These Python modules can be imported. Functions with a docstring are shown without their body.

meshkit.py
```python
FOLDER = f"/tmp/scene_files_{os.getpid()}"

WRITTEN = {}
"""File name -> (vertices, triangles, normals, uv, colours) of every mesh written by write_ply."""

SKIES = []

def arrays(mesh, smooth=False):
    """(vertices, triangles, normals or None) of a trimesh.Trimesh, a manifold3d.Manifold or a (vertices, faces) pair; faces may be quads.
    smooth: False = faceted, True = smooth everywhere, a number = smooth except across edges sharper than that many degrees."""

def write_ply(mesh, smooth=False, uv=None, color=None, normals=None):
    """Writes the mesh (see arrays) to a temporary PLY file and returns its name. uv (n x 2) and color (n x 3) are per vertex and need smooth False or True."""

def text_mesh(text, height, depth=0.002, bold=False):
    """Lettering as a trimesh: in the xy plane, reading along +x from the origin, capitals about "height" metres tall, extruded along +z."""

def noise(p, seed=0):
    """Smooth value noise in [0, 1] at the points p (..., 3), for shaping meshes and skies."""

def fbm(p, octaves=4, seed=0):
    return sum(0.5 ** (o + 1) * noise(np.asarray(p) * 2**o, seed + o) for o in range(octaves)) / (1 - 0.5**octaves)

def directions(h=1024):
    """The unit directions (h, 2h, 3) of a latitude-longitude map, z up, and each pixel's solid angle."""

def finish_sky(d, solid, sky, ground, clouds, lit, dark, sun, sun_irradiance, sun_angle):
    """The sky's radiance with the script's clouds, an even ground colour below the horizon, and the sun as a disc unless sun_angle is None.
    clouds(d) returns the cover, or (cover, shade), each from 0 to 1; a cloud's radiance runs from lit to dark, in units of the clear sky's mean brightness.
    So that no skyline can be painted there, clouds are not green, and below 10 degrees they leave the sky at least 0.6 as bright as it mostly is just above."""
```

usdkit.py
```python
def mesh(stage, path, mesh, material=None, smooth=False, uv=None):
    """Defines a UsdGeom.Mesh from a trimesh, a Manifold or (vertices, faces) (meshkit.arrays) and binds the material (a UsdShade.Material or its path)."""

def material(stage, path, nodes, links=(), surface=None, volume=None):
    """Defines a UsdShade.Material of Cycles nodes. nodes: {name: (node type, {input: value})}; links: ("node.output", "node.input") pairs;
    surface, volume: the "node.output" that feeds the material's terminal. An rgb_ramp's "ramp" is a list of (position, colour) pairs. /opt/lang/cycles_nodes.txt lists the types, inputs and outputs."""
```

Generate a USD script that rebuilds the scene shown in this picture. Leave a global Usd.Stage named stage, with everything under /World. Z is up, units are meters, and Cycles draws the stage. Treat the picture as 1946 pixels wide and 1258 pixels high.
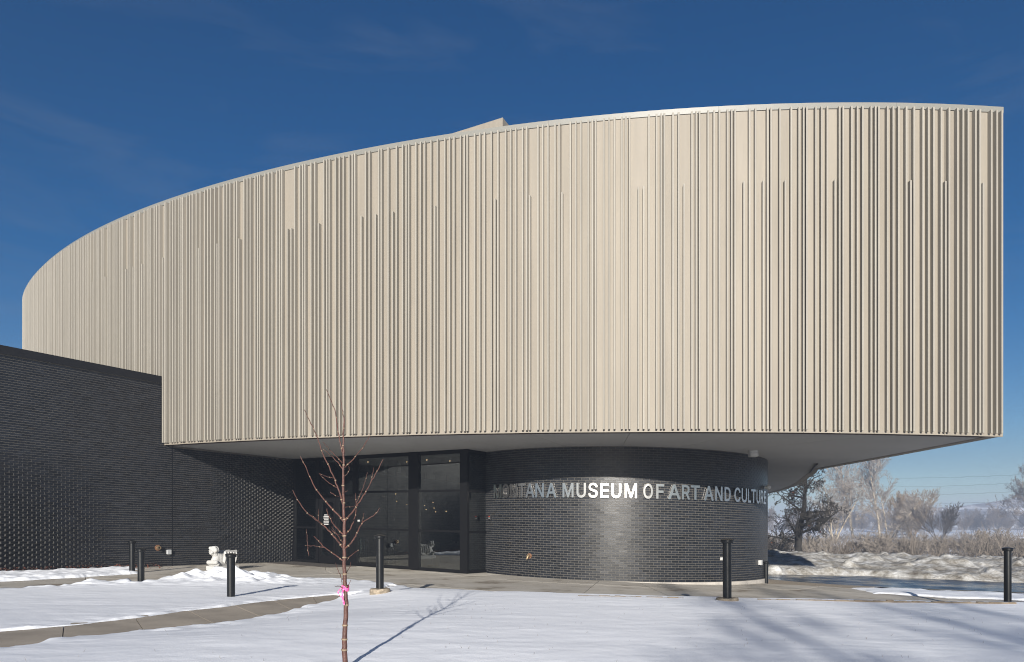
import math, random
import numpy as np, trimesh, usdkit, meshkit
from pxr import Usd, UsdGeom, UsdLux, UsdShade, Sdf, Gf, Vt
from scipy.interpolate import UnivariateSpline, RBFInterpolator
from scipy.ndimage import distance_transform_edt, gaussian_filter
import shapely
from shapely.geometry import Polygon, Point, LineString

stage = Usd.Stage.CreateInMemory()
UsdGeom.SetStageUpAxis(stage, UsdGeom.Tokens.z)
UsdGeom.SetStageMetersPerUnit(stage, 1.0)
UsdGeom.Xform.Define(stage, '/World')
UsdGeom.Scope.Define(stage, '/World/Looks')
rng = np.random.default_rng(7)
random.seed(7)

# ---------------------------------------------------------------- camera, sky, sun, exposure
PW, PH, F, HZ, FALL, EYE = 1946.0, 1258.0, 1350.0, 998.7, 0.0208, 1.42   # the plaza falls 2 % towards the right
SUN_AZ, SUN_EL = 5.5, 16.0            # degrees left of straight behind the camera; elevation
cam = UsdGeom.Camera.Define(stage, '/World/camera')
cam.AddTranslateOp().Set(Gf.Vec3d(0, 0, EYE))
cam.AddRotateXOp().Set(90.0)
cam.CreateHorizontalApertureAttr(36.0)
cam.CreateVerticalApertureAttr(36.0 * PH / PW)
cam.CreateFocalLengthAttr(36.0 * F / PW)
cam.CreateVerticalApertureOffsetAttr(36.0 * (HZ - PH / 2) / PW)
cam.CreateClippingRangeAttr(Gf.Vec2f(0.1, 3000))
cam.CreateExposureAttr(0.84)

sun_dir = np.array([-math.sin(math.radians(SUN_AZ)) * math.cos(math.radians(SUN_EL)), -math.cos(math.radians(SUN_AZ)) * math.cos(math.radians(SUN_EL)), math.sin(math.radians(SUN_EL))])
usdkit.material(stage, '/World/Looks/sky', {
    'sky': ('sky_texture', {'sky_type': 'single_scattering', 'sun_disc': False, 'sun_elevation': math.radians(SUN_EL), 'sun_rotation': math.atan2(sun_dir[0], sun_dir[1]), 'altitude': 1000.0, 'air_density': 1.0, 'aerosol_density': 0.5, 'ozone_density': 3.0}),
    'tc': ('texture_coordinate', {}),
    'mp': ('mapping', {'mapping_type': 'point', 'scale': (2.2, 2.2, 9.0), 'rotation': (0.15, 0.1, 0.5)}),
    'n': ('noise_texture', {'scale': 1.6, 'detail': 6.0, 'roughness': 0.55, 'distortion': 0.8}),
    'r': ('map_range', {'from_min': 0.50, 'from_max': 0.80, 'to_min': 0.0, 'to_max': 0.22, 'clamp': True}),
    'hs': ('hsv', {'hue': 0.506, 'saturation': 1.42, 'value': 0.40}), 'mx': ('mix_color', {'b': (.9, 1.15, 1.6)}),
    'bg': ('background_shader', {'strength': 0.10})},
    [('tc.generated', 'mp.vector'), ('mp.vector', 'n.vector'), ('n.fac', 'r.value'), ('r.result', 'mx.fac'), ('sky.color', 'hs.color'), ('hs.color', 'mx.a'), ('mx.result', 'bg.color')], surface='bg.background')
dome = UsdLux.DomeLight.Define(stage, '/World/sky')
UsdShade.MaterialBindingAPI.Apply(dome.GetPrim()).Bind(UsdShade.Material.Get(stage, '/World/Looks/sky'))
dome.GetPrim().SetCustomDataByKey('kind', 'structure')
sun = UsdLux.DistantLight.Define(stage, '/World/sun')
sun.AddRotateZOp().Set(-SUN_AZ)
sun.AddRotateXOp().Set(90.0 - SUN_EL)
sun.CreateIntensityAttr(1.2); sun.CreateAngleAttr(0.6); sun.CreateColorAttr(Gf.Vec3f(1.0, 0.945, 0.86))
sun.GetPrim().CreateAttribute('inputs:normalize', Sdf.ValueTypeNames.Bool).Set(True)

# ---------------------------------------------------------------- helpers
USED = {}
def numbered(parent, name):
    k = (parent, name); n = USED.get(k, 0); USED[k] = n + 1
    return f'{parent}/{name}' if n == 0 else f'{parent}/{name}_{n:03d}'
def tag(p, label=None, cat=None, group=None, kind=None):
    for k, v in (('label', label), ('category', cat), ('group', group), ('kind', kind)):
        if v: p.SetCustomDataByKey(k, v)
    return p
LOC = {}
def thing(name, label, cat, loc=(0, 0, 0), rz=0.0, group=None):
    path = numbered('/World', name)
    x = UsdGeom.Xform.Define(stage, path); x.AddTranslateOp().Set(Gf.Vec3d(*map(float, loc)))
    if rz: x.AddRotateZOp().Set(math.degrees(rz))
    LOC[path] = np.array(loc, float)
    return tag(x.GetPrim(), label, cat, group)
def cat_mesh(ms):
    vs, fs, o = [], [], 0
    for m in ms:
        v, f = (m.vertices, m.faces) if hasattr(m, 'vertices') else m
        f = np.asarray(f)
        if f.shape[1] == 4: f = np.vstack([f[:, [0, 1, 2]], f[:, [0, 2, 3]]])
        vs.append(np.asarray(v, float)); fs.append(f + o); o += len(v)
    return np.vstack(vs), np.vstack(fs)
def obj(name, mesh, mat, parent=None, smooth=False, world=False, tone=None, label=None, cat=None, group=None, kind=None):
    """One Mesh prim. world=True: the vertices are world coordinates and the thing's base is taken off."""
    if isinstance(mesh, list): mesh = cat_mesh(mesh)
    if hasattr(mesh, 'vertices'): mesh = (np.array(mesh.vertices), np.array(mesh.faces))
    if hasattr(mesh, 'to_mesh'):
        q = mesh.to_mesh(); mesh = (np.array(q.vert_properties[:, :3], float), np.array(q.tri_verts))
    pp = '/World' if parent is None else str(parent.GetPath())
    if world and parent is not None:
        root = '/'.join(pp.split('/')[:3]); mesh = (mesh[0] - LOC[root], mesh[1])
    m = usdkit.mesh(stage, numbered(pp, name), mesh, M[mat], smooth=smooth)
    if tone is not None:
        a = UsdGeom.PrimvarsAPI(m).CreatePrimvar('tone', Sdf.ValueTypeNames.FloatArray, 'vertex')
        a.Set(Vt.FloatArray.FromNumpy(np.asarray(tone, np.float32)))
    return tag(m.GetPrim(), label, cat, group, kind)
def dup(root, loc, rz=0.0, scale=None, label=None, group=None):
    name = root.GetName().rstrip('0123456789').rstrip('_') if root.GetName()[-3:].isdigit() else root.GetName()
    x = UsdGeom.Xform.Define(stage, numbered('/World', name)); p = x.GetPrim()
    was = root.GetCustomData()
    p.GetReferences().AddInternalReference(root.GetPath())
    x.ClearXformOpOrder()
    x.AddTranslateOp().Set(Gf.Vec3d(*map(float, loc)))
    x.AddRotateZOp().Set(math.degrees(rz))
    if scale is not None: x.AddScaleOp().Set(Gf.Vec3f(*([float(scale)] * 3 if np.ndim(scale) == 0 else map(float, scale))))
    p.SetInstanceable(True)
    return tag(p, label or was.get('label'), was.get('category'), group or was.get('group'))

def hz(px): return HZ + FALL * (px - 973)
def fall(X): return FALL * np.clip(X, -40, 40)
def pos(px, d): return (px - 973) / F * d
def zat(px, py, d): return (hz(px) - py) * d / F            # height in levels of the plaza, 0 = eye
def ground(px, py, z):                                       # where the line of sight meets level z
    d = F * -z / (py - hz(px)); return np.array([pos(px, d), d])
def lift(v):                                                # plaza levels -> world
    v = np.array(v, float); v[..., 2] += EYE - fall(v[..., 0]); return v
def wp(X, Y, z): return tuple(lift(np.array([X, Y, z], float)))
def drop(mesh):             # the terrace falls a little more towards its right end
    v, f = mesh; v = np.array(v, float); v[:, 2] -= .024 * np.clip(v[:, 0] - 2.2, 0, 7.5); return v, f
def L(mesh):
    if isinstance(mesh, list): mesh = cat_mesh(mesh)
    v, f = (mesh.vertices, mesh.faces) if hasattr(mesh, 'vertices') else mesh
    return lift(v), np.asarray(f)

def hexa(c):       # c (n,8,3): corners bottom 0-3 ccw, top 4-7 -> vertices and triangles
    c = np.asarray(c, float); n = len(c)
    q = np.array([[0, 3, 2, 1], [4, 5, 6, 7], [0, 1, 5, 4], [1, 2, 6, 5], [2, 3, 7, 6], [3, 0, 4, 7]])
    t = np.vstack([q[:, [0, 1, 2]], q[:, [0, 2, 3]]])
    return c.reshape(-1, 3), (t[None] + 8 * np.arange(n)[:, None, None]).reshape(-1, 3)
def box(x0, x1, y0, y1, z0, z1):
    return hexa([[(x0, y0, z0), (x1, y0, z0), (x1, y1, z0), (x0, y1, z0), (x0, y0, z1), (x1, y0, z1), (x1, y1, z1), (x0, y1, z1)]])
def bar(p, q, z0, z1, w0, w1):
    """A level bar from p to q in plan, from w0 to w1 along the plan normal (to the left of p->q)."""
    p, q = np.array(p, float), np.array(q, float); t = (q - p) / np.linalg.norm(q - p); n = np.array([-t[1], t[0]])
    a, b, c, d = p + n * w0, q + n * w0, q + n * w1, p + n * w1
    return hexa([[(*a, z0), (*b, z0), (*c, z0), (*d, z0), (*a, z1), (*b, z1), (*c, z1), (*d, z1)]])
def extrude(poly, z0, z1):
    out = []
    for g in getattr(poly, 'geoms', [poly]):
        if g.geom_type != 'Polygon' or g.area < 1e-5: continue
        m = trimesh.creation.extrude_polygon(g, z1 - z0, engine='earcut'); m.apply_translation((0, 0, z0)); out.append(m)
    return cat_mesh(out)
def lathe(prof, n=24):
    m = trimesh.creation.revolve(np.array(prof, float), sections=n); return np.array(m.vertices), np.array(m.faces)
def tubes(p0, p1, r0, r1, sides=3):
    p0, p1 = np.asarray(p0, float), np.asarray(p1, float); n = len(p0)
    d = p1 - p0; d /= np.maximum(np.linalg.norm(d, axis=1, keepdims=True), 1e-9)
    a = np.where(np.abs(d[:, 2:3]) < 0.9, [[0, 0, 1.0]], [[1.0, 0, 0]])
    u = np.cross(d, a); u /= np.linalg.norm(u, axis=1, keepdims=True); w = np.cross(d, u)
    ang = 2 * np.pi * np.arange(sides) / sides
    ring = u[:, None] * np.cos(ang)[None, :, None] + w[:, None] * np.sin(ang)[None, :, None]
    v = np.concatenate([p0[:, None] + ring * np.asarray(r0)[:, None, None], p1[:, None] + ring * np.asarray(r1)[:, None, None]], 1).reshape(-1, 3)
    i = np.arange(sides); j = (i + 1) % sides
    f = np.concatenate([np.stack([i, i + sides, j], 1), np.stack([j, i + sides, j + sides], 1)])
    return v, (f[None] + 2 * sides * np.arange(n)[:, None, None]).reshape(-1, 3)
def sweep(pts, rad, sides=8):                                # one continuous tapered tube with closed ends
    pts = np.asarray(pts, float); rad = np.broadcast_to(rad, len(pts)).astype(float)
    t = np.gradient(pts, axis=0); t /= np.linalg.norm(t, axis=1, keepdims=True)
    u = np.cross(t[0], [0, 0, 1.0] if abs(t[0][2]) < .9 else [1.0, 0, 0]); vs = []
    for p, d, r in zip(pts, t, rad):
        u = u - d * (u @ d); u /= np.linalg.norm(u); w = np.cross(d, u)
        a = 2 * np.pi * np.arange(sides) / sides
        vs.append(p + r * (np.cos(a)[:, None] * u + np.sin(a)[:, None] * w))
    n = len(pts); v = np.vstack(vs + [pts[:1], pts[-1:]]); f = []
    for k in range(n - 1):
        for i in range(sides):
            j = (i + 1) % sides; a, b, c, d = k * sides + i, k * sides + j, (k + 1) * sides + j, (k + 1) * sides + i
            f += [(a, b, c), (a, c, d)]
    for i in range(sides):
        j = (i + 1) % sides; f += [(n * sides, j, i), (n * sides + 1, (n - 1) * sides + i, (n - 1) * sides + j)]
    return v, np.array(f)
def ellipsoid(c, r, sub=2):
    m = trimesh.creation.icosphere(subdivisions=sub); return np.array(m.vertices) * np.array(r) + np.array(c), np.array(m.faces)
def grid_mesh(xs, ys, Z):
    X, Y = np.meshgrid(xs, ys); nx, ny = len(xs), len(ys)
    i = (np.arange(ny - 1)[:, None] * nx + np.arange(nx - 1)[None]).ravel()
    return np.stack([X, Y, Z], -1).reshape(-1, 3), np.concatenate([np.stack([i, i + 1, i + nx + 1], 1), np.stack([i, i + nx + 1, i + nx], 1)])
def fbm2(X, Y, s, octv=4, seed=0): return meshkit.fbm(np.stack([X * s, Y * s, np.zeros_like(X)], -1), octv, seed)

# ---------------------------------------------------------------- materials
M = {}
def mat(name, nodes, links=(), surface='p.BSDF', volume=None):
    M[name] = usdkit.material(stage, '/World/Looks/' + name, nodes, links, surface=surface, volume=volume)
def plain(name, color, rough=0.6, metal=0.0, var=0.12, scale=3.0, bump=0.0, bscale=60.0, spec=0.5, stretch=(1, 1, 1)):
    """A colour that varies softly, with fine relief."""
    c = np.array(color)
    n = {'g': ('geometry', {}), 'mp': ('mapping', {'scale': stretch}), 'n': ('noise_texture', {'scale': scale, 'detail': 5.0, 'roughness': 0.6}),
         'r': ('rgb_ramp', {'ramp': [(0.3, tuple(c * (1 - var))), (0.7, tuple(np.minimum(c * (1 + var), 0.95)))]}),
         'p': ('principled_bsdf', {'roughness': rough, 'metallic': metal, 'specular_ior_level': spec})}
    l = [('g.position', 'mp.vector'), ('mp.vector', 'n.vector'), ('n.fac', 'r.fac'), ('r.color', 'p.base_color')]
    if bump:
        n |= {'bn': ('noise_texture', {'scale': bscale, 'detail': 3.0}), 'b': ('bump', {'strength': bump, 'distance': 0.01})}
        l += [('g.position', 'bn.vector'), ('bn.fac', 'b.height'), ('b.normal', 'p.normal')]
    mat(name, n, l)

mat('snow', {'g': ('geometry', {}), 'mp': ('mapping', {'scale': (1, 1.2, 1)}),
     'n': ('noise_texture', {'scale': 1.3, 'detail': 5.0, 'roughness': 0.6}), 'r': ('rgb_ramp', {'ramp': [(0.3, (0.84, 0.865, 0.91)), (0.7, (0.885, 0.905, 0.945))]}),
     'n2': ('noise_texture', {'scale': 5.0, 'detail': 7.0, 'roughness': 0.62}), 'b': ('bump', {'strength': 0.22, 'distance': 0.03}),
     'p': ('principled_bsdf', {'roughness': 0.55, 'specular_ior_level': 0.3})},
    [('g.position', 'mp.vector'), ('mp.vector', 'n.vector'), ('n.fac', 'r.fac'), ('r.color', 'p.base_color'), ('mp.vector', 'n2.vector'), ('n2.fac', 'b.height'), ('b.normal', 'p.normal')])
mat('dirty_snow', {'g': ('geometry', {}), 'n': ('noise_texture', {'scale': 1.7, 'detail': 10.0, 'roughness': 0.78}),
     'r': ('rgb_ramp', {'ramp': [(0.33, (0.10, 0.085, 0.068)), (0.45, (0.24, 0.225, 0.20)), (0.56, (0.42, 0.415, 0.40)), (0.70, (0.70, 0.71, 0.73))]}),
     'n2': ('noise_texture', {'scale': 7.0, 'detail': 6.0}), 'b': ('bump', {'strength': 0.8, 'distance': 0.06}), 'p': ('principled_bsdf', {'roughness': 0.7, 'specular_ior_level': 0.25})},
    [('g.position', 'n.vector'), ('n.fac', 'r.fac'), ('r.color', 'p.base_color'), ('g.position', 'n2.vector'), ('n2.fac', 'b.height'), ('b.normal', 'p.normal')])
mat('concrete_slab', {'g': ('geometry', {}), 'o': ('object_info', {}), 'n': ('noise_texture', {'scale': 1.1, 'detail': 7.0, 'roughness': 0.62}),
     'r': ('rgb_ramp', {'ramp': [(0.34, (0.25, 0.215, 0.17)), (0.43, (0.42, 0.385, 0.33)), (0.7, (0.53, 0.495, 0.44))]}),
     'm': ('map_range', {'from_min': 0.0, 'from_max': 1.0, 'to_min': 0.88, 'to_max': 1.08}), 'h': ('hsv', {}),
     'bn': ('noise_texture', {'scale': 90.0, 'detail': 3.0}), 'b': ('bump', {'strength': 0.25, 'distance': 0.004}), 'p': ('principled_bsdf', {'roughness': 0.75, 'specular_ior_level': 0.3})},
    [('g.position', 'n.vector'), ('n.fac', 'r.fac'), ('o.random', 'm.value'), ('m.result', 'h.value'), ('r.color', 'h.color'), ('h.color', 'p.base_color'), ('g.position', 'bn.vector'), ('bn.fac', 'b.height'), ('b.normal', 'p.normal')])
plain('path_concrete', (0.33, 0.285, 0.23), 0.8, var=0.22, scale=1.6, bump=0.3)
plain('joint', (0.13, 0.115, 0.095), 0.9)
plain('concrete', (0.38, 0.355, 0.32), 0.8, var=0.15, scale=5, bump=0.3)
plain('kerb_concrete', (0.15, 0.12, 0.09), 0.9, var=0.4, scale=6)
plain('collar_concrete', (0.25, 0.205, 0.15), 0.85, var=0.45, scale=22, bump=0.8, bscale=30)
def cladding(name, col):
    mat(name, {'g': ('geometry', {}), 'o': ('object_info', {}), 'mp': ('mapping', {'scale': (3.0, 3.0, 0.25)}), 'n': ('noise_texture', {'scale': 1.6, 'detail': 6.0, 'roughness': 0.65}),
         'r': ('rgb_ramp', {'ramp': [(0.3, tuple(np.array(col) * 0.90)), (0.7, tuple(np.array(col) * 1.06))]}),
         'm': ('map_range', {'from_min': 0.0, 'from_max': 1.0, 'to_min': 0.93, 'to_max': 1.06}), 'h': ('hsv', {}),
         'bn': ('noise_texture', {'scale': 120.0, 'detail': 2.0}), 'b': ('bump', {'strength': 0.12, 'distance': 0.002}), 'p': ('principled_bsdf', {'roughness': 0.6, 'specular_ior_level': 0.3})},
        [('g.position', 'mp.vector'), ('mp.vector', 'n.vector'), ('n.fac', 'r.fac'), ('o.random', 'm.value'), ('m.result', 'h.value'), ('r.color', 'h.color'), ('h.color', 'p.base_color'), ('g.position', 'bn.vector'), ('bn.fac', 'b.height'), ('b.normal', 'p.normal')])
cladding('panel_metal', (0.238, 0.212, 0.175))
cladding('fin_metal', (0.262, 0.242, 0.207))
plain('cap_metal', (0.19, 0.186, 0.166), 0.32, var=0.03, scale=0.6)
plain('soffit_white', (0.37, 0.37, 0.365), 0.7, var=0.05, scale=0.8)
plain('backing', (0.05, 0.03, 0.022), 0.9)
plain('roofing', (0.3, 0.3, 0.3), 0.9)
mat('brick_black', {'g': ('geometry', {}), 'a': ('attribute', {'attribute': 'tone'}), 'r': ('rgb_ramp', {'ramp': [(0.0, (0.007, 0.0075, 0.009)), (0.5, (0.011, 0.0125, 0.016)), (0.85, (0.016, 0.018, 0.023)), (1.0, (0.014, 0.013, 0.013))]}),
     'mr': ('map_range', {'from_min': 0.0, 'from_max': 1.0, 'to_min': 0.30, 'to_max': 0.38}),
     'n': ('noise_texture', {'scale': 34.0, 'detail': 4.0}), 'b': ('bump', {'strength': 0.22, 'distance': 0.006}), 'p': ('principled_bsdf', {'specular_ior_level': 0.40})},
    [('a.fac', 'r.fac'), ('r.color', 'p.base_color'), ('a.fac', 'mr.value'), ('mr.result', 'p.roughness'), ('g.position', 'n.vector'), ('n.fac', 'b.height'), ('b.normal', 'p.normal')])
plain('brick_end', (0.055, 0.053, 0.050), 0.8, var=0.3, scale=9)
plain('mortar', (0.115, 0.107, 0.094), 0.9, var=0.2, scale=6)
plain('black_metal', (0.009, 0.009, 0.010), 0.45, var=0.15, scale=4, spec=.3)
plain('bollard_black', (0.005, 0.0055, 0.006), 0.34, var=0.3, scale=9, spec=.4)
plain('frame_black', (0.005, 0.005, 0.0055), 0.45, var=0.1, spec=.22)
plain('steel', (0.62, 0.60, 0.57), 0.26, metal=1.0, var=0.06, scale=30, stretch=(1, 1, 14))
plain('chrome', (0.7, 0.7, 0.7), 0.15, metal=1.0, var=0.03)
plain('white_stone', (0.43, 0.425, 0.41), 0.75, var=0.06, scale=12, bump=0.3, bscale=40)
plain('bark_red', (0.085, 0.036, 0.027), 0.55, var=0.35, scale=25, bump=0.5, bscale=80)
plain('bark_node', (0.24, 0.18, 0.12), 0.7, var=0.25, scale=60)
plain('ribbon_pink', (0.85, 0.10, 0.30), 0.45, var=0.1, scale=30)
plain('grey_plastic', (0.36, 0.37, 0.38), 0.5)
plain('white_plastic', (0.48, 0.48, 0.47), 0.45)
plain('black_plastic', (0.012, 0.012, 0.013), 0.35)
plain('red_plastic', (0.5, 0.06, 0.03), 0.4)
plain('rust', (0.17, 0.085, 0.045), 0.75, var=0.5, scale=40, bump=0.6)
plain('brass', (0.36, 0.27, 0.17), 0.5, metal=0.8, var=0.2, scale=30)
plain('door_mat', (0.06, 0.05, 0.042), 0.95, var=0.3, scale=60, bump=0.6)
plain('gravel', (0.30, 0.25, 0.19), 0.9, var=0.5, scale=28, bump=1.0, bscale=30)
plain('dead_leaf', (0.15, 0.05, 0.03), 0.8, var=0.5, scale=20)
plain('interior_wall', (0.10, 0.105, 0.10), 0.85, var=0.1)
plain('interior_floor', (0.16, 0.155, 0.145), 0.5, var=0.1)
plain('interior_ceiling', (0.42, 0.41, 0.40), 0.85, var=0.04)
plain('wood', (0.38, 0.27, 0.16), 0.5, var=0.2, scale=8, stretch=(1, 1, 0.2))
plain('plant_green', (0.05, 0.07, 0.04), 0.6, var=0.3, scale=20)
plain('print_white', (0.42, 0.42, 0.42), 0.6)
mat('asphalt_wet', {'g': ('geometry', {}), 'n': ('noise_texture', {'scale': 0.8, 'detail': 8.0, 'roughness': 0.65}),
     'r': ('rgb_ramp', {'ramp': [(0.35, (0.006, 0.0065, 0.008)), (0.65, (0.018, 0.019, 0.021))]}), 'rr': ('map_range', {'from_min': 0.35, 'from_max': 0.65, 'to_min': 0.10, 'to_max': 0.38, 'clamp': True}),
     'n2': ('noise_texture', {'scale': 60.0}), 'b': ('bump', {'strength': 0.15, 'distance': 0.005}), 'p': ('principled_bsdf', {})},
    [('g.position', 'n.vector'), ('n.fac', 'r.fac'), ('r.color', 'p.base_color'), ('n.fac', 'rr.value'), ('rr.result', 'p.roughness'), ('g.position', 'n2.vector'), ('n2.fac', 'b.height'), ('b.normal', 'p.normal')])
mat('glass', {'t': ('transparent_bsdf', {'color': (0.40, 0.46, 0.45)}), 'gl': ('glossy_bsdf', {'color': (0.95, 1.0, 1.0), 'roughness': 0.0}), 'f': ('fresnel', {'IOR': 2.9}), 'm': ('mix_closure', {})},
    [('f.fac', 'm.fac'), ('t.BSDF', 'm.closure1'), ('gl.BSDF', 'm.closure2')], surface='m.closure')
mat('lamp_glow', {'e': ('emission', {'color': (1.0, 0.62, 0.32), 'strength': 1.6})}, surface='e.emission')
def twig(name, col, var=0.25):
    plain(name, col, 0.85, var=var, scale=1.5)
twig('bark_dark', (0.02, 0.018, 0.016)); twig('leaf_dark', (0.03, 0.027, 0.022)); twig('leaf_orange', (0.4, 0.09, 0.03))
twig('bark_pale', (0.33, 0.28, 0.21)); twig('twig_frost', (0.20, 0.175, 0.15)); twig('twig_brown', (0.13, 0.108, 0.09)); twig('twig_gold', (0.17, 0.125, 0.075)); twig('twig_grey', (0.055, 0.05, 0.048)); twig('dry_weed', (0.125, 0.105, 0.085), .5); twig('needle_green', (0.03, 0.042, 0.025))
mat('hill_snow', {'g': ('geometry', {}), 'mp': ('mapping', {'scale': (1, 1, 3)}), 'n': ('noise_texture', {'scale': 0.022, 'detail': 9.0, 'roughness': 0.7}),
     'r': ('rgb_ramp', {'ramp': [(0.44, (0.10, 0.09, 0.085)), (0.52, (0.35, 0.34, 0.34)), (0.58, (0.80, 0.82, 0.85))]}), 'p': ('principled_bsdf', {'roughness': 0.9})},
    [('g.position', 'mp.vector'), ('mp.vector', 'n.vector'), ('n.fac', 'r.fac'), ('r.color', 'p.base_color')])
mat('haze_air', {'v': ('principled_volume', {'color': (0.60, 0.71, 0.95), 'density': 0.0015, 'anisotropy': 0.0})}, surface=None, volume='v.volume')

# ---------------------------------------------------------------- plan of the museum
PT = np.array([(-22.9, 34.5), (-22.1, 32.2), (-20.45, 30), (-19.3, 28.6), (-18.06, 27.25), (-16.66, 25.85), (-15.3, 24.7), (-14, 23.6), (-13.0, 22.9), (-11.7, 22.09), (-10.4, 21.2), (-6.76, 19.3), (-3.64, 18.0), (-.92, 17.05), (1.54, 16.38), (2.73, 16.24), (6.16, 15.78), (8.42, 15.63), (10.85, 15.7)])
kk = np.r_[0, np.cumsum(np.linalg.norm(np.diff(PT, axis=0), axis=1))]
spx, spy = UnivariateSpline(kk, PT[:, 0], s=.01, k=4), UnivariateSpline(kk, PT[:, 1], s=.05, k=4)
cs = np.linspace(0, kk[-1], 4001); CX, CY = spx(cs), spy(cs)
CL = np.r_[0, np.cumsum(np.hypot(np.diff(CX), np.diff(CY)))]
tx, ty = np.gradient(CX), np.gradient(CY); tn = np.hypot(tx, ty); tx, ty = tx / tn, ty / tn
def curve(s):
    s = np.asarray(s, float)
    p = np.stack([np.interp(s, CL, CX), np.interp(s, CL, CY)], -1); t = np.stack([np.interp(s, CL, tx), np.interp(s, CL, ty)], -1)
    t /= np.linalg.norm(t, axis=-1, keepdims=True); return p, t, np.stack([t[..., 1], -t[..., 0]], -1)      # point, tangent, outward normal
SOF, TOP, GND = 2.2, 9.46, -1.42
REAR = [(10.85, 20.0), (10.78, 25.0), (11.25, 26.2), (12.0, 28.6), (12.8, 31.2), (13.5, 33.6), (14.2, 36.6), (14.75, 39.5), (14.95, 42.0), (14.6, 45.0), (12.5, 49.0), (6, 52), (-6, 53), (-16, 50), (-22, 44.5), (-23.6, 39)]
front = [tuple(curve(s)[0]) for s in np.arange(0, CL[-1] + 0.01, CL[-1] / 110)]
foot = Polygon(front + REAR).buffer(0)
W0 = np.array([-10.4, 21.2]); WU = np.array([2.64, 4.0]); WU /= np.linalg.norm(WU); WN = np.array([WU[1], -WU[0]])   # the brick wing's wall, its direction and outward normal
GA, GB, GC = np.array([-7.74, 25.2]), np.array([-1.34, 20.7]), np.array([-0.74, 21.5])                            # the glazed entrance
DC, DR = np.array([3.4, 24.05]), 4.95                                                                        # the brick drum
WEND = float((GA - W0) @ WU)

museum = thing('museum_building', 'beige museum with a curved upper storey of vertical metal fins above a dark brick drum', 'museum', wp(*DC, GND))
MB = np.array(LOC[str(museum.GetPath())])

# --- upper storey: panels, each with its six fins
MOD, S0 = 0.768, 19.02
OFF = [0, .123, .241, .410, .505, .577]
short_px = [174, 199.5, 239.4, 252, 268.7, 308, 375.5, 410.5, 451.5, 545, 553, 604, 688, 714.5, 746, 822, 942, 1003.5, 1068, 1212.5, 1223.5, 1298, 1411.5, 1448, 1490, 1584, 1729, 1796.5, 1868]
pxf = 973 + F * (CX + .12 * ty) / (CY - .12 * tx)
i0 = int(np.argmin(pxf)); short_s = [float(np.interp(p, pxf[i0:], CL[i0:])) for p in short_px]
fins = []
k0 = -int(S0 / MOD)
for k in range(k0, 30):
    for j, o in enumerate(OFF):
        s = S0 + k * MOD + o + rng.normal(0, .003)
        if 0.3 < s < CL[-1] - .015: fins.append([s, k, j, False])
fs = np.array([f[0] for f in fins])
for s in short_s:
    if s < 12: continue
    i = int(np.argmin(np.abs(fs - s)))
    if abs(fs[i] - s) < .09: fins[i][3] = True
edge = lambda k: S0 + k * MOD + 0.540          # open joint between the last two fins
ZP0, ZF0, ZF1, ZSH = SOF, SOF + .055, TOP - .128, 7.72
fin_count = 0
rest_fins, rest_panels = [], []
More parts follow.
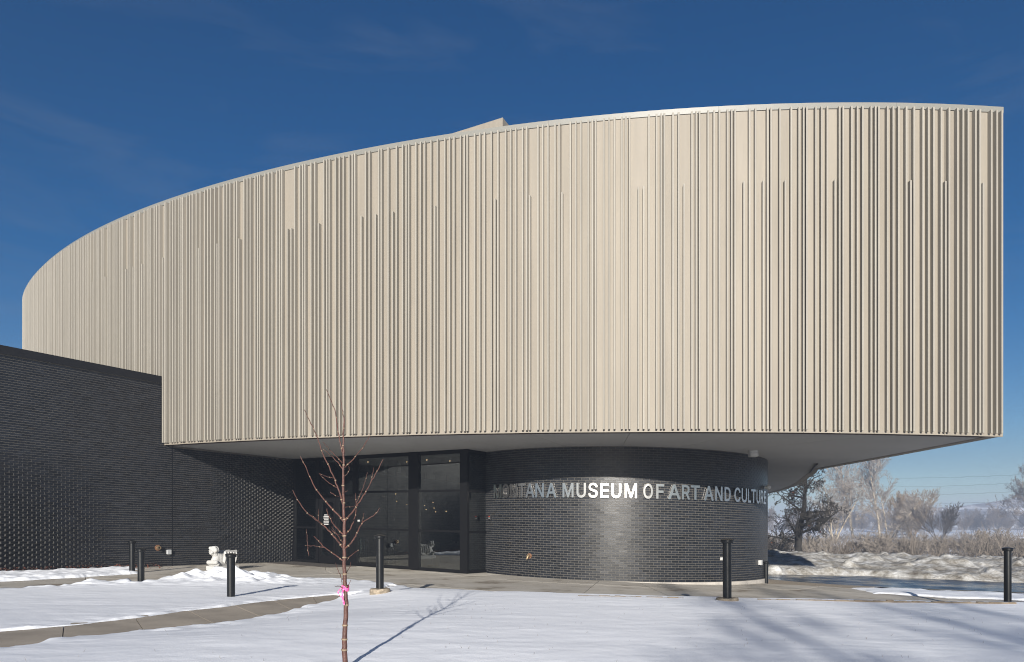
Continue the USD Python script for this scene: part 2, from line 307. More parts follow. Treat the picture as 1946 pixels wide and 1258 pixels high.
for k in range(k0, 30):
    a, b = max(edge(k - 1) + .004, 0.05), min(edge(k) - .004, CL[-1])
    if b - a < .02: continue
    ss = np.linspace(a, b, 4); p, t, n = curve(ss); inner, outer = p - n * .05, p + n * 0.0
    ring = np.vstack([inner, outer[::-1]])
    pm = L(extrude(Polygon(ring), ZP0, TOP - .02))
    panel = obj('cladding_panel', (pm[0], pm[1]), 'panel_metal', museum, world=True)
    for s, kf, j, sh in fins:
        if not (a <= s < b): continue
        p, t, n = curve(s); w = .020 + rng.normal(0, .0008)
        z1 = ZSH if sh else ZF1
        x0, x1, y0, y1 = -w, w, 0.001, .110
        c = []
        for z in (ZF0, z1):
            zz = z + rng.normal(0, .002)
            for u, v in ((x0, y0), (x1, y0), (x1, y1 - .004), (x0, y1 - .004)):
                q = p + t * u + n * v; c.append((*q, zz))
        # a slightly chamfered nose
        nose = []
        for z in (ZF0, z1):
            for u, v in ((x0, y1 - .004), (x1, y1 - .004), (x1 - .004, y1), (x0 + .004, y1)):
                q = p + t * u + n * v; nose.append((*q, z))
        c = np.array(c); ordr = [3, 2, 1, 0, 7, 6, 5, 4]
        m = cat_mesh([hexa([c[ordr]]), hexa([np.array(nose)[ordr]])])
        fin_count += 1
        obj('fin', L(m), 'fin_metal', panel, world=True)
# --- backing wall behind the panels, and the return on the right with its own fins
bk = [curve(s) for s in np.linspace(0.05, CL[-1] - .02, 140)]
bo, bi = np.array([p - n * .06 for p, t, n in bk]), np.array([p - n * .30 for p, t, n in bk])
obj('backing_wall', L(extrude(Polygon(np.vstack([bi, bo[::-1]])), SOF + .01, TOP - .03)), 'backing', museum, world=True)
RW = [(10.80, 15.72)] + [(x - .02, y) for x, y in REAR]
obj('side_wall', L([bar(RW[i], RW[i + 1], SOF - .0, TOP - .02, 0.0, .25) for i in range(len(RW) - 1)]), 'panel_metal', museum, world=True, label='plain rear and side cladding of the upper storey')
sf, y = [], 15.9
while y < 25.0:
    for o in OFF:
        if y + o < 25.0: sf.append(box(10.80, 10.93, y + o - .02, y + o + .02, ZF0 - .02, ZF1))
    y += MOD
side_fins = obj('side_fin', L(sf), 'fin_metal', museum, world=True, kind='stuff')
# --- parapet cap in lengths, roof, soffit panels
cap_edges = np.arange(0.06, CL[-1], 3.84); cap_edges = np.r_[cap_edges, CL[-1] + .0]
for a, b in zip(cap_edges[:-1], cap_edges[1:]):
    ss = np.linspace(a + .002, b - .002, 14); p, t, n = curve(ss)
    zz = L(extrude(Polygon(np.vstack([p - n * .45, (p + n * .022)[::-1]])), TOP - .13, TOP))
    obj('parapet_cap', zz, 'cap_metal', museum, world=True)
inner = foot.buffer(-.2)
obj('roof', L(extrude(inner, TOP - .5, TOP - .35)), 'roofing', museum, world=True)
sofp = foot.buffer(-.004)
core = Polygon([tuple(DC + 40 * np.array([math.sin(a), -math.cos(a)])) for a in np.linspace(0, 2 * math.pi, 60)])
angs = list(range(-72, 109, 18)) + [288]
spoly = []
for a, b in zip(angs[:-1], angs[1:]):
    ar = np.radians(np.linspace(a - 5, b - 5, 24)); sec = Polygon([tuple(DC)] + [tuple(DC + 60 * np.array([math.sin(x), -math.cos(x)])) for x in ar])
    q = sofp.intersection(sec).buffer(-.006)
    if q.area > .05: spoly.append(q)
for q in spoly: obj('soffit_panel', L(extrude(q, SOF + .012, SOF + .05)), 'soffit_white', museum, world=True)
obj('soffit_backing', L(extrude(sofp.buffer(-.03), SOF + .055, SOF + .09)), 'black_metal', museum, world=True)
# black edge trim where the rear lobe's curve begins
lobe = [(9.75, 22.7), (10.2, 24.0), (10.6, 25.1), (10.95, 26.1)]
obj('edge_trim', L([bar(lobe[i], lobe[i + 1], SOF - .05, SOF + .03, -.02, .02) for i in range(len(lobe) - 1)]), 'black_metal', museum, world=True)
# raised roof screen behind the parapet
c0 = np.array([-.26, 20.0]); e1 = np.array([-1.24, .72]); e1 /= np.linalg.norm(e1); e2 = np.array([.45, 1.0]); e2 /= np.linalg.norm(e2)
obj('roof_screen', L(extrude(Polygon([c0, c0 + e2 * 3, c0 + e2 * 3 + e1 * 6, c0 + e1 * 6]), TOP - .4, 11.47)), 'panel_metal', museum, world=True)

# --- the brick drum
def bricks(cent, tang, z, ln, ht, out0, out1, depth=.03, nrm=None, jit=.0007):
    """Box per brick. cent (n,2) middle of the face line, tang (n,2), z (n) bed level; the face runs from out0 proud at the start to out1 at the end."""
    n = len(z); nrm = np.stack([tang[:, 1], -tang[:, 0]], 1); h = ln / 2
    j0, j1, jz = rng.normal(0, jit, n), rng.normal(0, jit, n), rng.normal(0, jit * .6, n)
    out0, out1 = np.broadcast_to(out0, n) + j0, np.broadcast_to(out1, n) + j1
    a, b = cent - tang * h[:, None], cent + tang * h[:, None]
    bi0, bi1 = a - nrm * depth, b - nrm * depth
    fa, fb = a + nrm * out0[:, None], b + nrm * out1[:, None]
    c = np.zeros((n, 8, 3))
    for i, p in enumerate((fa, fb, bi1, bi0)):
        c[:, i, :2] = p; c[:, i, 2] = z; c[:, i + 4, :2] = p; c[:, i + 4, 2] = z + ht
    tilt = rng.normal(0, .0004, n)
    c[:, 4, :2] += nrm * tilt[:, None]; c[:, 5, :2] += nrm * tilt[:, None]
    return c
def lay(c, host, name_rest, score, tone, count=300):
    """The bricks that show largest are parts of their own, the rest one part."""
    order = np.argsort(-score); big = order[:count]; rest = order[count:]
    c = lift(c)
    for i in big:
        obj('brick', hexa(c[i:i + 1]), 'brick_black', host, world=True, tone=np.full(8, tone[i]))
    obj(name_rest, hexa(c[rest]), 'brick_black', host, world=True, tone=np.repeat(tone[rest], 8), kind='stuff')
def px_size(c, vis):
    m = c.mean(1); return np.where(vis, 1.0 / m[:, 1], 0)
BB, CRS, BL = -1.425, (SOF - 0.005 + 1.425) / 56, .2032
drum_prof = [(DR - .35, BB - .02), (DR - .004, BB - .02), (DR - .004, SOF + .02), (DR - .35, SOF + .02), (DR - .35, BB - .02)]
dw = lathe(drum_prof, 128); dw = (dw[0] + np.array([*DC, 0]), dw[1])
drum = obj('drum_wall', L(dw), 'mortar', museum, world=True, label='curved dark brick drum carrying the sign')
nper = int(round(2 * math.pi * DR / BL)); dth = 2 * math.pi / nper
cc, tt, zz, ll = [], [], [], []
for r in range(56):
    for i in range(nper):
        th = (i + .5 * (r % 2)) * dth
        th = (th + math.pi) % (2 * math.pi) - math.pi
        if -1.25 < th < 1.75:
            cc.append(DC + DR * np.array([math.sin(th), -math.cos(th)])); tt.append((math.cos(th), math.sin(th))); zz.append(BB + r * CRS + .005); ll.append(BL - .0105)
cc, tt, zz, ll = np.array(cc), np.array(tt), np.array(zz), np.array(ll)
c = bricks(cc, tt, zz, ll, CRS - .0105, 0, 0, .02)
lay(c, drum, 'brick_field', px_size(c, zz < 1.2) + .0001 * rng.random(len(c)), np.clip(rng.normal(.5, .2, len(c)), 0, 1))
plinth = lathe([(DR - .3, -1.95), (DR + .02, -1.95), (DR + .02, BB - .006), (DR - .3, BB - .006), (DR - .3, -1.95)], 96)
obj('plinth', L((plinth[0] + np.array([*DC, 0]), plinth[1])), 'concrete', museum, world=True)

# --- glazed entrance
def along(p, q, px):           # point of the plan line p-q under picture column px
    k = (px - 973) / F; d = q - p; t = (p[0] - k * p[1]) / (k * d[1] - d[0]); return p + d * t
ft = GB - GA; ft /= np.linalg.norm(ft); fn = np.array([ft[1], -ft[0]])
FR0, FR1 = GND + .02, SOF + .02
def post(px0, px1, z0=FR0, z1=FR1, a=GA, b=GB, w=.05, name='mullion', mt='frame_black', w2=None):
    return obj(name, L(bar(along(a, b, px0), along(a, b, px1), z0, z1, -(w if w2 is None else w2), w)), mt, museum, world=True)
def rail(px0, px1, z0, z1, a=GA, b=GB, w=.045, name='transom'): return post(px0, px1, z0, z1, a, b, w, name)
for a, b in ((556.5, 561.5), (602, 607), (672, 679.5), (876, 890)): post(a, b)
post(779, 797, w=.07, name='column')
pB = GB
for x0, x1 in ((561.5, 602), (679.5, 779), (797, 876)):
    rail(x0, x1, GND + .02, GND + .10, name='sill'); rail(x0, x1, SOF - .10, SOF + .02, name='head_rail')
    rail(x0, x1, -.225, -.165)
    if x0 > 600: rail(x0, x1, .975, 1.04)
rail(607, 672, SOF - .10, SOF + .02, name='head_rail'); rail(607, 672, .83, .93)
cs_ = [891, 923.5]
for z0, z1, nm in ((GND + .02, GND + .10, 'sill'), (SOF - .10, SOF + .02, 'head_rail'), (-.225, -.165, 'transom'), (.975, 1.04, 'transom')):
    obj(nm, L(bar(GB + (GC - GB) * .06, GB + (GC - GB) * .95, z0, z1, -.045, .045)), 'frame_black', museum, world=True)
obj('mullion', L(bar(GB + (GC - GB) * .95, GB + (GC - GB) * 1.04, FR0, FR1, -.05, .05)), 'frame_black', museum, world=True)
def pane(x0, x1, z0, z1, a=GA, b=GB, parent=museum, w=0.0):
    p, q = along(a, b, x0), along(a, b, x1); t = (q - p) / np.linalg.norm(q - p); n = np.array([-t[1], t[0]]) * w
    v = np.array([(*(p + n), z0), (*(q + n), z0), (*(q + n), z1), (*(p + n), z1)]); return obj('pane', L((v, np.array([[0, 1, 2], [0, 2, 3]]))), 'glass', parent, world=True)
for x0, x1 in ((561.5, 602),):
    pane(x0, x1, GND + .10, -.225); pane(x0, x1, -.165, SOF - .10)
for x0, x1 in ((679.5, 779), (797, 876)):
    pane(x0, x1, GND + .10, -.225); pane(x0, x1, -.165, .975); pane(x0, x1, 1.04, SOF - .10)
pane(607, 672, .93, SOF - .10)
for z0, z1 in ((GND + .10, -.225), (-.165, .975), (1.04, SOF - .10)):
    p, q = GB + (GC - GB) * .06, GB + (GC - GB) * .95
    obj('pane', L((np.array([(*p, z0), (*q, z0), (*q, z1), (*p, z1)]), np.array([[0, 1, 2], [0, 2, 3]]))), 'glass', museum, world=True)
for x0, x1 in ((607.5, 639.2), (639.8, 671.5)):          # the two door leaves
    d0, d1 = along(GA, GB, x0), along(GA, GB, x1); u = (d1 - d0) / np.linalg.norm(d1 - d0)
    lf = [bar(d0, d0 + u * .12, GND + .03, .82, -.03, .03), bar(d1 - u * .12, d1, GND + .03, .82, -.03, .03), bar(d0 + u * .12, d1 - u * .12, GND + .03, GND + .30, -.03, .03), bar(d0 + u * .12, d1 - u * .12, .68, .82, -.03, .03)]
    door = obj('door', L(lf), 'frame_black', museum, world=True)
    a2, b2 = d0 + u * .12, d1 - u * .12
    obj('pane', L((np.array([(*a2, GND + .30), (*b2, GND + .30), (*b2, .68), (*a2, .68)]), np.array([[0, 1, 2], [0, 2, 3]]))), 'glass', door, world=True)
    e = d1 - u * .06 if x0 < 620 else d0 + u * .06
    nrm = np.array([u[1], -u[0]]) * .08
    obj('handle', L(sweep([(*(e + nrm * .4), -.55), (*(e + nrm), -.52), (*(e + nrm), .02), (*(e + nrm * .4), .05)], .014, 8)), 'black_metal', door, world=True, smooth=40)
# --- lobby behind the glass
lob = Polygon([GA + np.array([.1, .1]), GB, GC + np.array([.15, .2]), (.3, 26.5), (3.5, 31.5), (-2.6, 34.5)])
obj('lobby_floor', L(extrude(lob.buffer(-.02), GND - .05, GND + .012)), 'interior_floor', museum, world=True)
lobo = Polygon([GA + np.array([.06, .2]), GB + np.array([.05, .3]), GC + np.array([.2, .5]), (.3, 26.5), (3.5, 31.5), (-2.6, 34.5)])
obj('lobby_ceiling', L(extrude(lobo.buffer(-.04), SOF - .16, SOF - .02)), 'interior_ceiling', museum, world=True)
obj('lobby_wall', L([bar((.3, 26.3), (3.5, 31.5), GND, SOF, -.2, 0), bar((3.5, 31.5), (-2.6, 34.5), GND, SOF, -.2, 0), bar((-2.6, 34.5), GA + np.array([-.12, .18]), GND, SOF, -.2, 0)]), 'interior_wall', museum, world=True)

# ---------------------------------------------------------------- the brick wing at the left
wing = thing('brick_wing', 'low dark brick wing with canted bricks and black coping at the left edge', 'brick wing', wp(*W0, GND))
TL, TR = -7.5, WEND - .03
def wpt(t, o=0.0): return W0 + WU * t + WN * o
WTOP, WB = 4.06, -1.47
wall = obj('wing_wall', L([bar(wpt(TL), wpt(.18), WB - .4, WTOP, .005, .35), bar(wpt(.18), wpt(TR), WB - .4, SOF + .005, .005, .35)]), 'mortar', wing, world=True)
CRW = .0636
cc, tt, zz, ll, a0 = [], [], [], [], []
rows = int((WTOP - WB) / CRW)
for r in range(rows):
    z = WB + r * CRW
    t = TL + (BL / 2 if r % 2 else 0)
    while t < TR:
        t0, t1 = t, min(t + BL, TR)
        if z + CRW > SOF - .01: t1 = min(t1, .18)
        if t1 - t0 > .05:
            m = (t0 + t1) / 2
            if not (t0 < .27 < t1 and False):
                cc.append(wpt(m)); tt.append(WU); zz.append(z + .005); ll.append(t1 - t0 - .0105)
                L_ = np.clip((-1.3 - m) / 2.6, 0, 1.2) * np.clip((1.75 - z) / 2.3, 0, 1.1)
                R_ = np.clip((m - 1.6) / 2.8, 0, 1.1) * np.clip((z + 1.6) / 1.3, .35, 1.0)
                a0.append(.078 * L_ + .105 * R_)
        t += BL
cc, tt, zz, ll, a0 = map(np.array, (cc, tt, zz, ll, a0))
c = bricks(cc, tt, zz, ll, CRW - .0105, a0 + .001, 0.001, .02)
pxm = 973 + F * c.mean(1)[:, 0] / c.mean(1)[:, 1]
lay(c, wing, 'brick_field', px_size(c, (pxm > 2) & (zz > -1.2)) + .0001 * rng.random(len(c)), np.clip(rng.normal(.45, .2, len(c)), 0, 1))
pr = a0 > .008; cn = WN * 1.0; A_ = cc - WU * (ll / 2)[:, None]; ef = []
q0, q1 = A_ + WN * .004 - WU * .0012, A_ + WN * (a0 + .0004)[:, None] - WU * .0012
E_ = np.zeros((len(zz), 4, 3)); E_[:, 0, :2] = q0; E_[:, 1, :2] = q1; E_[:, 2, :2] = q1; E_[:, 3, :2] = q0; E_[:, 0, 2] = E_[:, 1, 2] = zz + .003; E_[:, 2, 2] = E_[:, 3, 2] = zz + CRW - .0115
E_ = E_[pr]; obj('brick_end', L((E_.reshape(-1, 3), np.array([[0, 1, 2], [0, 2, 3]])[None].repeat(len(E_), 0).reshape(-1, 3) + np.repeat(4 * np.arange(len(E_)), 6).reshape(-1, 3))), 'brick_end', wing, world=True, kind='stuff', label='paler unglazed ends of the canted bricks')
obj('coping', L([bar(wpt(TL, .05), wpt(-.02, .05), WTOP, WTOP + .17, 0, .45), bar(wpt(TL, .062), wpt(-.02, .062), WTOP - .035, WTOP + .172, -.004, .014)]), 'black_metal', wing, world=True)
obj('roof', L(extrude(Polygon([wpt(TL, -.36), wpt(-.3, -.36), (-12.3, 22.8), (-13.5, 23.7), (-15, 24.8), (-17, 26.6), (-19, 26)]), WTOP - .1, WTOP + .02)), 'roofing', wing, world=True)
obj('control_joint', L(bar(wpt(.262, .010), wpt(.274, .010), WB, SOF, 0, .004)), 'black_metal', wing, world=True)

# ---------------------------------------------------------------- sign letters on the drum
sign = thing('museum_sign', 'brushed steel letters reading MONTANA MUSEUM OF ART AND CULTURE on the brick drum', 'sign', wp(DC[0], DC[1] - DR, .82))
RS = DR + .055
def th_of(px, R=RS):
    k = (px - 973) / F; g = lambda th: (DC[0] + R * math.sin(th)) - k * (DC[1] - R * math.cos(th))
    lo, hi = -1.15, 1.16
    for _ in range(60):
        mid = (lo + hi) / 2
        if g(mid) < 0: lo = mid
        else: hi = mid
    return (lo + hi) / 2
LET = [('M', 938.5, 953), ('O', 954.5, 967.5), ('N', 969.5, 983), ('T', 984.5, 998), ('A', 998.5, 1015.7), ('N', 1017.3, 1033.7), ('A', 1038, 1057.5), ('M', 1069, 1090), ('U', 1095.5, 1113.5), ('S', 1118, 1136), ('E', 1141, 1157), ('U', 1161.7, 1180.4), ('M', 1187.4, 1210.6), ('O', 1222.5, 1240.7), ('F', 1247, 1262), ('A', 1269.6, 1293), ('R', 1296, 1311), ('T', 1313, 1330), ('A', 1338, 1356), ('N', 1359, 1373), ('D', 1377, 1388.5), ('C', 1395.7, 1407), ('U', 1409.5, 1419.5), ('L', 1421.5, 1427), ('T', 1427.6, 1436.2), ('U', 1437.6, 1444), ('R', 1445.3, 1450.6), ('E', 1451.6, 1455.5)]
def letter_mesh(ch, h, depth):
    m = meshkit.text_mesh(ch, h, depth, bold=True); v = np.array(m.vertices); v[:, 0] -= v[:, 0].min(); v[:, 1] -= max(v[:, 1].min(), 0) if ch not in 'OCSU' else 0
    return v, np.array(m.faces)
for ch, x0, x1 in LET:
    t0, t1 = th_of(x0), th_of(x1); v, f = letter_mesh(ch, .375, .028)
    w = (t1 - t0) * RS; v = v.copy(); v[:, 0] *= w / v[:, 0].max()
    thv = t0 + v[:, 0] / RS; rr = DR + .03 + v[:, 2]
    q = np.stack([DC[0] + rr * np.sin(thv), DC[1] - rr * np.cos(thv), .825 + v[:, 1]], 1)
    obj('letter', L((q, f)), 'steel', sign, world=True)

# ---------------------------------------------------------------- haze
X0, X1, Y0, Y1, Z0, Z1 = -700, 1100, -120, 1000, -9.0, 27.0
v, f = box(X0, X1, Y0, Y1, Z0, Z1)
obj('haze', (v, f), 'haze_air', kind='stuff')

# ---------------------------------------------------------------- ground: terrain, hills, terrace, path, road
gx = np.r_[np.linspace(-650, -60, 14), np.linspace(-40, 120, 41), np.linspace(150, 1050, 24)]; gy = np.r_[np.linspace(-100, -30, 6), np.linspace(-24, 120, 49), np.linspace(150, 960, 30)]
GX, GY = np.meshgrid(gx, gy)
GZ = -2.0 + EYE - FALL * np.clip(GX, -40, 14) + np.where(GY > 60, (fbm2(GX, GY, .02, 3) - .5) * 1.2, 0)
obj('ground', grid_mesh(gx, gy, GZ), 'snow', smooth=True, kind='structure')
hx = np.linspace(120, 900, 130); hy = np.linspace(380, 800, 90); HX, HY = np.meshgrid(hx, hy)
rise = np.clip((HY - 385) / 120, 0, 1) ** 1.3
side = np.clip((HX / HY - .45) / .35, 0, 1.05)
HH = -4 + rise * (11 + 20 * side) + (fbm2(HX, HY, .012, 5, 3) - .5) * 10 * rise
HH = np.where((HX <= 121) | (HY <= 381), -6, HH)
HH = np.minimum(HH, 24)
obj('hills', grid_mesh(hx, hy, HH), 'hill_snow', smooth=True, kind='structure')

TERR = Polygon([(-16.5, 13.2), (-9, 12.6), (-3.6, 12.0), (-1.5, 11.6), (14, 11.4), (14.6, 16.4), (12.8, 17.8), (10.7, 18.5), (10.2, 20.6), (9.2, 21.1), (7.6, 21.0), (6.0, 24), (2, 26.5), (-7, 28), (-12.3, 23.5), (-17.0, 17.0)])
obj('terrace_base', L(drop(extrude(shapely.segmentize(TERR, .4), GND - .6, GND - .03))), 'joint', kind='structure')
solid = Polygon([wpt(TL, -.02), wpt(TR, -.02), GA, GB, GC, *(DC + (DR + .03) * np.array([[math.sin(a), -math.cos(a)] for a in np.linspace(-.98, 2.2, 40)])), (2, 32), (-15, 30), (-22, 24)]).buffer(0)
pav = thing('terrace', 'pale concrete terrace of radial slabs in front of the museum entrance', 'terrace', wp(0, 15, GND))
tag(pav, kind='structure')
free = TERR.buffer(-.01).difference(solid)
rings = [3.5, 6.45, 9.4, 12.35, 15.3, 18.5, 22]
for ri, (r0, r1) in enumerate(zip(rings[:-1], rings[1:])):
    for k in range(-13, 10):
        a0_, a1_ = math.radians(12 * k), math.radians(12 * (k + 1)); ar = np.linspace(a0_, a1_, 8)
        sec = Polygon(list(DC + r1 * np.stack([np.sin(ar), -np.cos(ar)], 1)) + list((DC + r0 * np.stack([np.sin(ar), -np.cos(ar)], 1))[::-1]))
        q = free.intersection(sec).buffer(-.008)
        for g in getattr(q, 'geoms', [q]):
            if g.geom_type == 'Polygon' and g.area > .08:
                dz = rng.normal(0, .0015); g = shapely.segmentize(g, .6); obj('slab', L(drop(extrude(g, GND - .05, GND + dz))), 'concrete_slab', pav, world=True)
# the path: slabs set a little lower, along the edge of the lawn
up = [(-60, 1212, -1.30), (0, 1205, -1.31), (136, 1194, -1.33), (271, 1178, -1.35), (339, 1168.5, -1.36), (441, 1155, -1.38), (543, 1141, -1.40), (610, 1134, -1.405), (660, 1128, -1.41)]
lo = [(-60, 1245, -1.28), (0, 1236, -1.29), (68, 1227, -1.30), (170, 1213, -1.32), (254, 1204, -1.33), (353, 1195, -1.35), (434, 1186, -1.37), (509, 1172, -1.385), (611, 1147, -1.40), (645, 1139, -1.41)]
U_ = np.array([ground(a, b, c_) for a, b, c_ in up]); Lo_ = np.array([ground(a, b, c_) for a, b, c_ in lo])
def resample(p, n):
    s = np.r_[0, np.cumsum(np.linalg.norm(np.diff(p, axis=0), axis=1))]; q = np.linspace(0, s[-1], n); return np.stack([np.interp(q, s, p[:, 0]), np.interp(q, s, p[:, 1])], 1)
path = thing('path', 'narrow concrete path of slabs curving between the two snow beds', 'path', wp(-4.5, 9, -1.33)); tag(path, kind='structure')
NS = 7
Ur, Lr = resample(U_, NS + 1), resample(Lo_, NS + 1)
Ur = Ur + (Ur - Lr) * .30; Lr2 = Lr - (Ur - Lr) * .30
for i in range(NS):
    z0, z1 = -1.285 - .125 * i / NS, -1.285 - .125 * (i + 1) / NS
    d = (Ur[i + 1] - Ur[i]); d /= np.linalg.norm(d); g_ = .006
    a, b, c2, d2 = Ur[i] + d * g_, Lr2[i] + d * g_, Lr2[i + 1] - d * g_, Ur[i + 1] - d * g_
    obj('slab', L(hexa([[(*a, z0 - .12), (*b, z0 - .12), (*c2, z1 - .12), (*d2, z1 - .12), (*a, z0), (*b, z0), (*c2, z1), (*d2, z1)]])), 'path_concrete', path, world=True)
obj('bed', L(extrude(Polygon([*Ur, *Lr2[::-1]]).buffer(-.02), -1.75, -1.44)), 'joint', path, world=True)

GP = lambda pts, z: [tuple(ground(a, b, z)) for a, b in pts]
road_near = [(4.0, 33.0), (5.5, 29.0), (7.2, 26.0)] + GP([(1458, 1101.5), (1577, 1112), (1683, 1115), (1946, 1124.6), (2200, 1133), (2600, 1146)], -1.62)
road_far = GP([(2600, 1127), (2200, 1117), (1946, 1107), (1789, 1100), (1648, 1093.5), (1458, 1090.5)], -1.62) + [(8.5, 28.6), (7.0, 34.0)]
obj('road', L(extrude(Polygon(road_near + road_far).buffer(0), -1.9, -1.62)), 'asphalt_wet', kind='structure')
obj('road_gravel', L(extrude(Polygon(GP([(1440, 1098), (1458, 1099.5), (1520, 1105), (1600, 1110.5), (1662, 1114), (1640, 1118), (1560, 1114.5), (1440, 1113)], -1.6)).buffer(0), -1.9, -1.6)), 'gravel', kind='structure')

# --- snow beds: one height field over the lawn, the verge and the mound
edge_top = [(-150, 1124, -1.40), (0, 1115, -1.39), (85, 1111.6, -1.38), (142, 1106, -1.36), (186, 1101.5, -1.33), (251, 1099, -1.30), (268, 1105, -1.33), (288, 1100, -1.31), (339, 1087, -1.22), (390, 1082.5, -1.18), (424, 1079.5, -1.16), (458, 1080.5, -1.18), (502, 1090.5, -1.31), (560, 1094, -1.37), (644.5, 1097, -1.38), (685, 1100, -1.385), (759, 1106, -1.385), (773, 1111.6, -1.38), (803, 1116, -1.33), (871, 1118.5, -1.28), (939, 1121.7, -1.20), (1007, 1123, -1.15), (1109, 1126, -1.13), (1260, 1129.8, -1.125), (1366, 1132, -1.13), (1471, 1134.5, -1.13), (1612, 1137, -1.14), (1789, 1140, -1.15), (1946, 1142, -1.15), (2300, 1150, -1.15)]
ET = np.array([ground(a, b, c_) for a, b, c_ in edge_top])
VERGE = Polygon([*U_, ground(700, 1122, -1.39), *ET[:17][::-1], (-14, 14), (-11, 9)]).buffer(0)
LAWN = Polygon([*Lo_, *[ground(a, b, -1.40) for a, b in ((680, 1131),)], *ET[16:], (18, 9), (18, -6), (-7, -6), (-6.2, 3)]).buffer(0)
SNOW = VERGE.union(LAWN).union(Polygon([ground(650, 1131, -1.4), ground(720, 1127, -1.4), ground(700, 1101, -1.385), ground(640, 1098, -1.38), ground(628, 1128, -1.4)]).buffer(.05)).buffer(0)
ctrl = [(ground(a, b, c_), c_) for a, b, c_ in edge_top] + [(ground(a, b - 1, c_ + .02), c_ + .045) for a, b, c_ in up] + [(ground(a, b, c_ + .05) + np.array([.12, -.05]), c_ + .075) for a, b, c_ in lo]
ctrl += [(ground(a, b, c_), c_) for a, b, c_ in [(439, 1134, -1.35), (100, 1150, -1.36), (250, 1140, -1.36), (550, 1120, -1.38), (330, 1120, -1.36), (300, 1258, -1.165), (655, 1258, -1.165), (1000, 1258, -1.15), (1500, 1258, -1.13), (1946, 1258, -1.13), (700, 1200, -1.14), (1000, 1200, -1.13), (1500, 1200, -1.13), (1900, 1200, -1.14), (800, 1150, -1.19), (1000, 1150, -1.135), (1300, 1160, -1.13), (722, 1123, -1.22), (600, 1175, -1.19), (450, 1215, -1.16)]]
ctrl += [(np.array(p), z) for p, z in [((-6, -5), -1.17), ((0, -5), -1.16), ((8, -5), -1.13), ((17, -5), -1.13), ((17, 8), -1.13), ((0, 1), -1.16), ((10, 2), -1.13), ((-3, 3), -1.165), ((-13, 12), -1.4), ((-11, 10), -1.38)]]
rbf = RBFInterpolator(np.array([c_[0] for c_ in ctrl]), np.array([c_[1] for c_ in ctrl]), kernel='thin_plate_spline', smoothing=.002, neighbors=40)
sxs = np.r_[np.arange(-14, -9.5, .25), np.arange(-9.5, 13.0, .05), np.arange(13.0, 18.6, .25)]; sys_ = np.r_[np.arange(-6.5, 4.5, .35), np.arange(4.5, 18.9, .045)]
SX, SY = np.meshgrid(sxs, sys_)
cx_, cy_ = np.meshgrid(np.arange(-14.2, 19, .2), np.arange(-6.7, 19.2, .2))
cz_ = rbf(np.stack([cx_.ravel(), cy_.ravel()], 1)).reshape(cx_.shape)
from scipy.interpolate import RegularGridInterpolator
base = RegularGridInterpolator((cy_[:, 0], cx_[0]), cz_, bounds_error=False, fill_value=None)(np.stack([SY, SX], -1))
fx, fy = np.arange(-14.2, 19, .03), np.arange(-6.7, 19.2, .03); FX, FY = np.meshgrid(fx, fy)
wob = (fbm2(FX, FY, 2.2, 3, 5) - .5) * .16
ins = shapely.contains_xy(SNOW, FX + wob, FY + wob)
sd = distance_transform_edt(ins) * .03 - distance_transform_edt(~ins) * .03
sd = gaussian_filter(sd, 1.2)
SD = RegularGridInterpolator((fy, fx), sd, bounds_error=False, fill_value=None)(np.stack([SY, SX], -1))
mound = np.exp(-(((SX + 6.7) / 1.7) ** 2 + ((SY - 16.6) / 1.3) ** 2)) + .55 * np.exp(-(((SX + 9.2) / 1.3) ** 2 + ((SY - 14.9) / .7) ** 2))

lump = (np.abs(fbm2(SX, SY, 1.7, 4, 11) - .5) * 2)
rip = (fbm2(SX * .6, SY * 1.4, 1.1, 4, 2) - .5) * .024 + (fbm2(SX * .8, SY * 2.0, 5.0, 3, 4) - .5) * .007
rim = np.exp(-(np.clip(SD, 0, 9) / .5) ** 2) * (SX < -2.5)

rough = mound * .34 * (lump - .30) + rim * .08 * (fbm2(SX, SY, 3.2, 3, 8) - .45)
surf = base + rip * (1 - .5 * rim) + rough + mound * .05
tt_ = np.clip((SD + .10) / .22, 0, 1); tt_ = tt_ * tt_ * (3 - 2 * tt_)
SZ = -1.85 + (surf + 1.85) * tt_
obj('snow_bed', L(grid_mesh(sxs, sys_, SZ)), 'snow', smooth=True, kind='structure')

def patch(name, poly, z0, h, seed, mt, step=.06, soft=.25, lumps=.5, scale=2.0, **k):
    x0, y0, x1, y1 = poly.bounds; xs, ys = np.arange(x0 - .3, x1 + .3, step), np.arange(y0 - .3, y1 + .3, step); X, Y = np.meshgrid(xs, ys)
    w = (fbm2(X, Y, 1.6, 4, seed) - .5) * soft * 2.4
    i = shapely.contains_xy(poly, X + w, Y + w); d = (distance_transform_edt(i) - distance_transform_edt(~i)) * step
    t = np.clip((d + .06) / soft, 0, 1); t = t * t * (3 - 2 * t)
    n = fbm2(X, Y, scale, 4, seed + 3)
    return obj(name, L(grid_mesh(xs, ys, z0 - .06 + (h * (1 - lumps + lumps * 2 * (n - .25)) + .06) * t)), mt, smooth=True, **k)
strip = Polygon([wpt(-7.4, .1), wpt(-5, .12), wpt(-3, .15), wpt(-1.0, .30), ground(262, 1089, -1.42), ground(240, 1091, -1.42), ground(150, 1097, -1.42), ground(60, 1102, -1.42), ground(-60, 1108, -1.42), ground(-160, 1113, -1.42)]).buffer(0)
patch('snow_strip', strip, GND + .004, .075, 21, 'snow', step=.035, soft=.2, lumps=.7, scale=3.0, kind='structure')
rp = Polygon(GP([(1600, 1115.5), (1700, 1118), (1830, 1123), (2050, 1131), (2150, 1146), (1946, 1141), (1800, 1136), (1660, 1128)], -1.6)).buffer(0)
